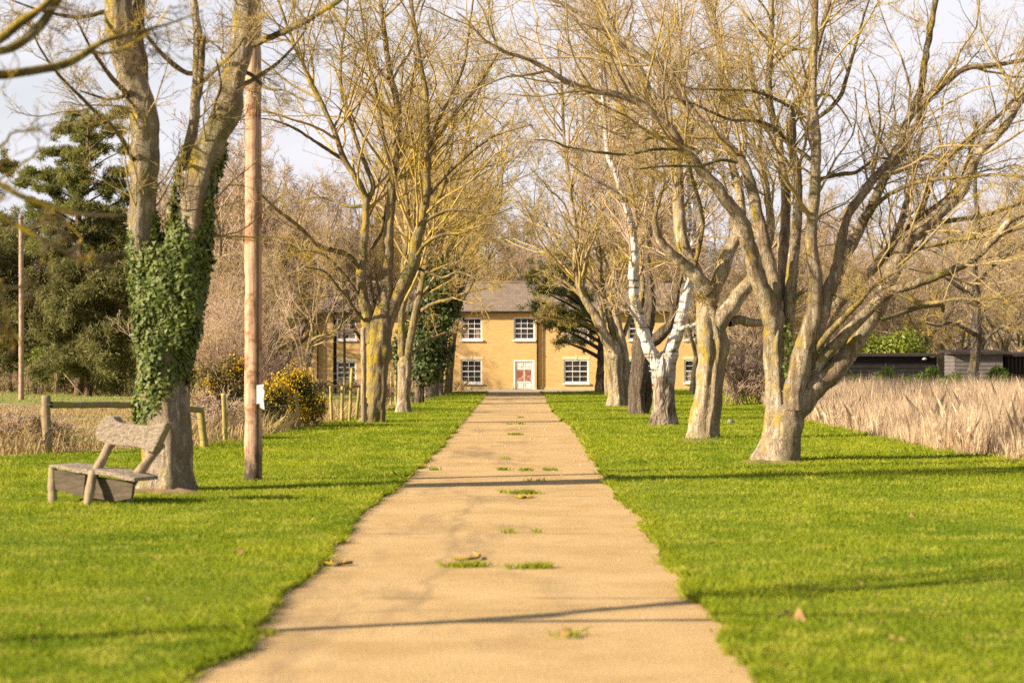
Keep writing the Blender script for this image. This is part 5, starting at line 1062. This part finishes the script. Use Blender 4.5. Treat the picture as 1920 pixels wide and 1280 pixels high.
log('leg', (240, 945), (246, 895), 18, 16, 22.5, 22.6)
log('backrest_post', (178, 888), (216, 815), 17, 18, 22.6, 22.86); log('backrest_post', (246, 905), (302, 830), 19, 19, 22.5, 22.8)
# bare soil mound around the bench and roots, fallen bits
def mound(name, px, py, rx, ry, h, m, seed):
    r_ = np.random.default_rng(seed); c = place(px, py); a = rx/F*c[1]; n = 40; V = [(c[0], c[1], c[2]+h)]; fs = []
    for j, t_ in enumerate((.35, .7, 1.0)):
        for i in range(n):
            th = 2*math.pi*i/n; q_ = 1+.22*math.sin(3*th+seed)+.12*math.sin(7*th)+.06*r_.normal()
            V.append((c[0]+math.cos(th)*a*t_*q_, c[1]+math.sin(th)*ry*t_*q_, c[2]+(h*(1-t_*t_)+.005*r_.normal() if j < 2 else -.02)+.02))
    for i in range(n): fs.append((0, 1+i, 1+(i+1) % n))
    for j in range(2):
        for i in range(n): fs.append((1+j*n+i, 1+(j+1)*n+i, 1+(j+1)*n+(i+1) % n, 1+j*n+(i+1) % n))
    obj(name, V, fs, m, None, True, 'structure')
mound('soil', 200, 942, 55, .30, .06, M['soil'], 3); mound('soil', 310, 924, 85, .75, .05, M['soil'], 4)
for i_, (px, py, rx, ry) in enumerate([(1452, 868, 66, .6), (1318, 828, 48, .5), (1242, 803, 40, .5), (700, 796, 36, .6), (757, 777, 24, .5), (1198, 781, 30, .5), (1157, 766, 32, .6)]): mound('soil', px, py, rx, ry, .03, M['soil'], 10+i_)
n_ = 2600; x_, Y_ = scatter_strip(n_, 9.5, 70, 1.5, lawn_l, lawn_r, rg, 2.0); k_ = (x_ < road_l(Y_)+.15) | (x_ > road_r(Y_)-.15); x_, Y_ = x_[k_], Y_[k_]
V, f_ = leaves(np.stack([x_, Y_, g(Y_)+.045], 1), .028, rg, np.tile([[0, -.3, 1]], (len(x_), 1)), .5, 'leaf', .7)
tag(obj('leaf_litter', V, [f_], M['deadleaf'], None, False, 'stuff'), 'thin scatter of small dead leaves over both lawns', 'leaf litter')
def leafbit(label, px, py, s, seed):
    r_ = np.random.default_rng(seed); c = place(px, py)+[0, 0, .05]; V, f = leaves(c[None]+r_.normal(size=(2, 3))*.01, s, r_, np.array([[0, -.6, .8]]*2), .3, 'ivy')
    tag(obj('fallen_leaf', V, [f], M['deadleaf'], None, False), label, 'leaf', 'dead leaves on the lawns')
leafbit('curled tan leaf lying on the left lawn beside the drive', 450, 1046, .075, 1)
leafbit('tan leaf on the near right lawn', 1684, 1212, .06, 2)
leafbit('long pale leaf on the right lawn near the drive edge', 1483, 1168, .09, 3)
leafbit('small pale leaf out on the mid right lawn', 1708, 978, .06, 4)
leafbit('dead leaf on the concrete near the shadow line', 1065, 1196, .06, 5)
def fallen_twig(label, pts, w, seed):
    p = []
    for x_, y_ in pts: c = place(x_, y_); p.append([*(c+[0, 0, .02]), w])
    t = thing('fallen_twig', label, 'twig', place(*pts[0]), 'lichened twigs dropped on the drive'); r_ = np.random.default_rng(seed)
    limb_mesh('stem', np.array(p), M['bark_gold'], t, r_, 6, .03, .15)
    q_ = resample(np.array(p), 10); mb = MB()
    for i in (3, 5, 7): e = q_[i, :3]+np.array([r_.normal()*.06, r_.normal()*.08, .03]); mb.tube([q_[i, :3], e], [w*.7, w*.3], 5)
    mb.tube(q_[2:8, :3]+[0, 0, w*.6], [w*.5]*6, 5)
    mb.build('lichen', M['flower'], t, True)
fallen_twig('yellow-lichened twig at the left edge of the drive', [(582, 1064), (605, 1060), (630, 1062), (660, 1058)], .012, 1)
fallen_twig('short lichened twig above the grassy joint mid-drive', [(846, 1049), (870, 1052), (895, 1050), (900, 1044)], .010, 2)
fallen_twig('lichened twig below the mid-drive weed tuft', [(965, 932), (980, 935), (998, 931)], .012, 3)
cs_ = place(1370, 795); rs = np.random.default_rng(8); V, f_ = tubes(np.array([[cs_+[-.09, 0, .03], cs_+[-.05, 0, .06], cs_+[.03, 0, .06], cs_+[.09, 0, .03]]]), np.array([[.01, .06, .07, .012]]), 9)
tag(obj('stone', V, [f_], M['stone']), 'small pale grey stone on the grass between two right-hand trees', 'stone')

# ------------------------------------------------------------------ light, sky, camera
SE, SA = 25.0, 23.0      # sun elevation, angle behind the picture plane
sun = bpy.data.lights.new('sun', 'SUN'); sun.energy = 5.0; sun.angle = rad(.6); sun.color = (1.0, .87, .66)
so = bpy.data.objects.new('sun', sun); C.objects.link(so)
dv = Vector((math.cos(rad(SA))*math.cos(rad(SE)), math.sin(rad(SA))*math.cos(rad(SE)), -math.sin(rad(SE))))
so.rotation_euler = dv.to_track_quat('-Z', 'Y').to_euler(); so.location = (-30, -10, 30)
w = bpy.data.worlds.new('World'); scene.world = w; w.use_nodes = True; nt = w.node_tree
bg = nt.nodes['Background']; sky = N(nt, 'ShaderNodeTexSky', sky_type='NISHITA'); sky.sun_disc = False
sky.sun_elevation = rad(SE); sky.sun_rotation = rad(270-SA); sky.air_density = 1.0; sky.dust_density = 2.0
bg.inputs['Strength'].default_value = .06; nt.links.new(sky.outputs[0], bg.inputs['Color'])
tc = N(nt, 'ShaderNodeTexCoord'); sp = N(nt, 'ShaderNodeSeparateXYZ'); nt.links.new(tc.outputs['Generated'], sp.inputs[0])
mp = N(nt, 'ShaderNodeMapping'); mp.inputs['Scale'].default_value = (1, 1, 3.2); nt.links.new(tc.outputs['Generated'], mp.inputs[0])
cn = noise(nt, mp.outputs[0], 4.5, 6, .55, .30, .52)
el = N(nt, 'ShaderNodeMapRange'); el.inputs['From Min'].default_value = .50; el.inputs['From Max'].default_value = .17; nt.links.new(sp.outputs['Z'], el.inputs['Value'])
fac = math_(nt, 'MULTIPLY', math_(nt, 'ADD', math_(nt, 'MULTIPLY', cn, .30), .68), el.outputs['Result'])
bg2 = N(nt, 'ShaderNodeBackground'); bg2.inputs['Color'].default_value = (.95, .935, 1.0, 1); bg2.inputs['Strength'].default_value = .45
ms = N(nt, 'ShaderNodeMixShader'); nt.links.new(fac, ms.inputs[0]); nt.links.new(bg.outputs[0], ms.inputs[1]); nt.links.new(bg2.outputs[0], ms.inputs[2])
nt.links.new(ms.outputs[0], nt.nodes['World Output'].inputs['Surface'])
cam = bpy.data.cameras.new('camera'); co = bpy.data.objects.new('camera', cam); C.objects.link(co)
cam.sensor_width = 36; cam.lens = 36*F/1920; cam.shift_y = 23/1920; co.location = (0, 0, EYE); co.rotation_euler = (rad(90), 0, 0)
cam.clip_start = .1; cam.clip_end = 6000
cam.dof.use_dof = True; cam.dof.focus_distance = 52; cam.dof.aperture_fstop = 2.6
scene.camera = co
scene.view_settings.view_transform = 'Standard'; scene.view_settings.look = 'None'; scene.view_settings.gamma = 1
scene.view_settings.exposure = 1.16
scene.cycles.use_denoising = False
scene.cycles.max_bounces = 6; scene.cycles.transparent_max_bounces = 4
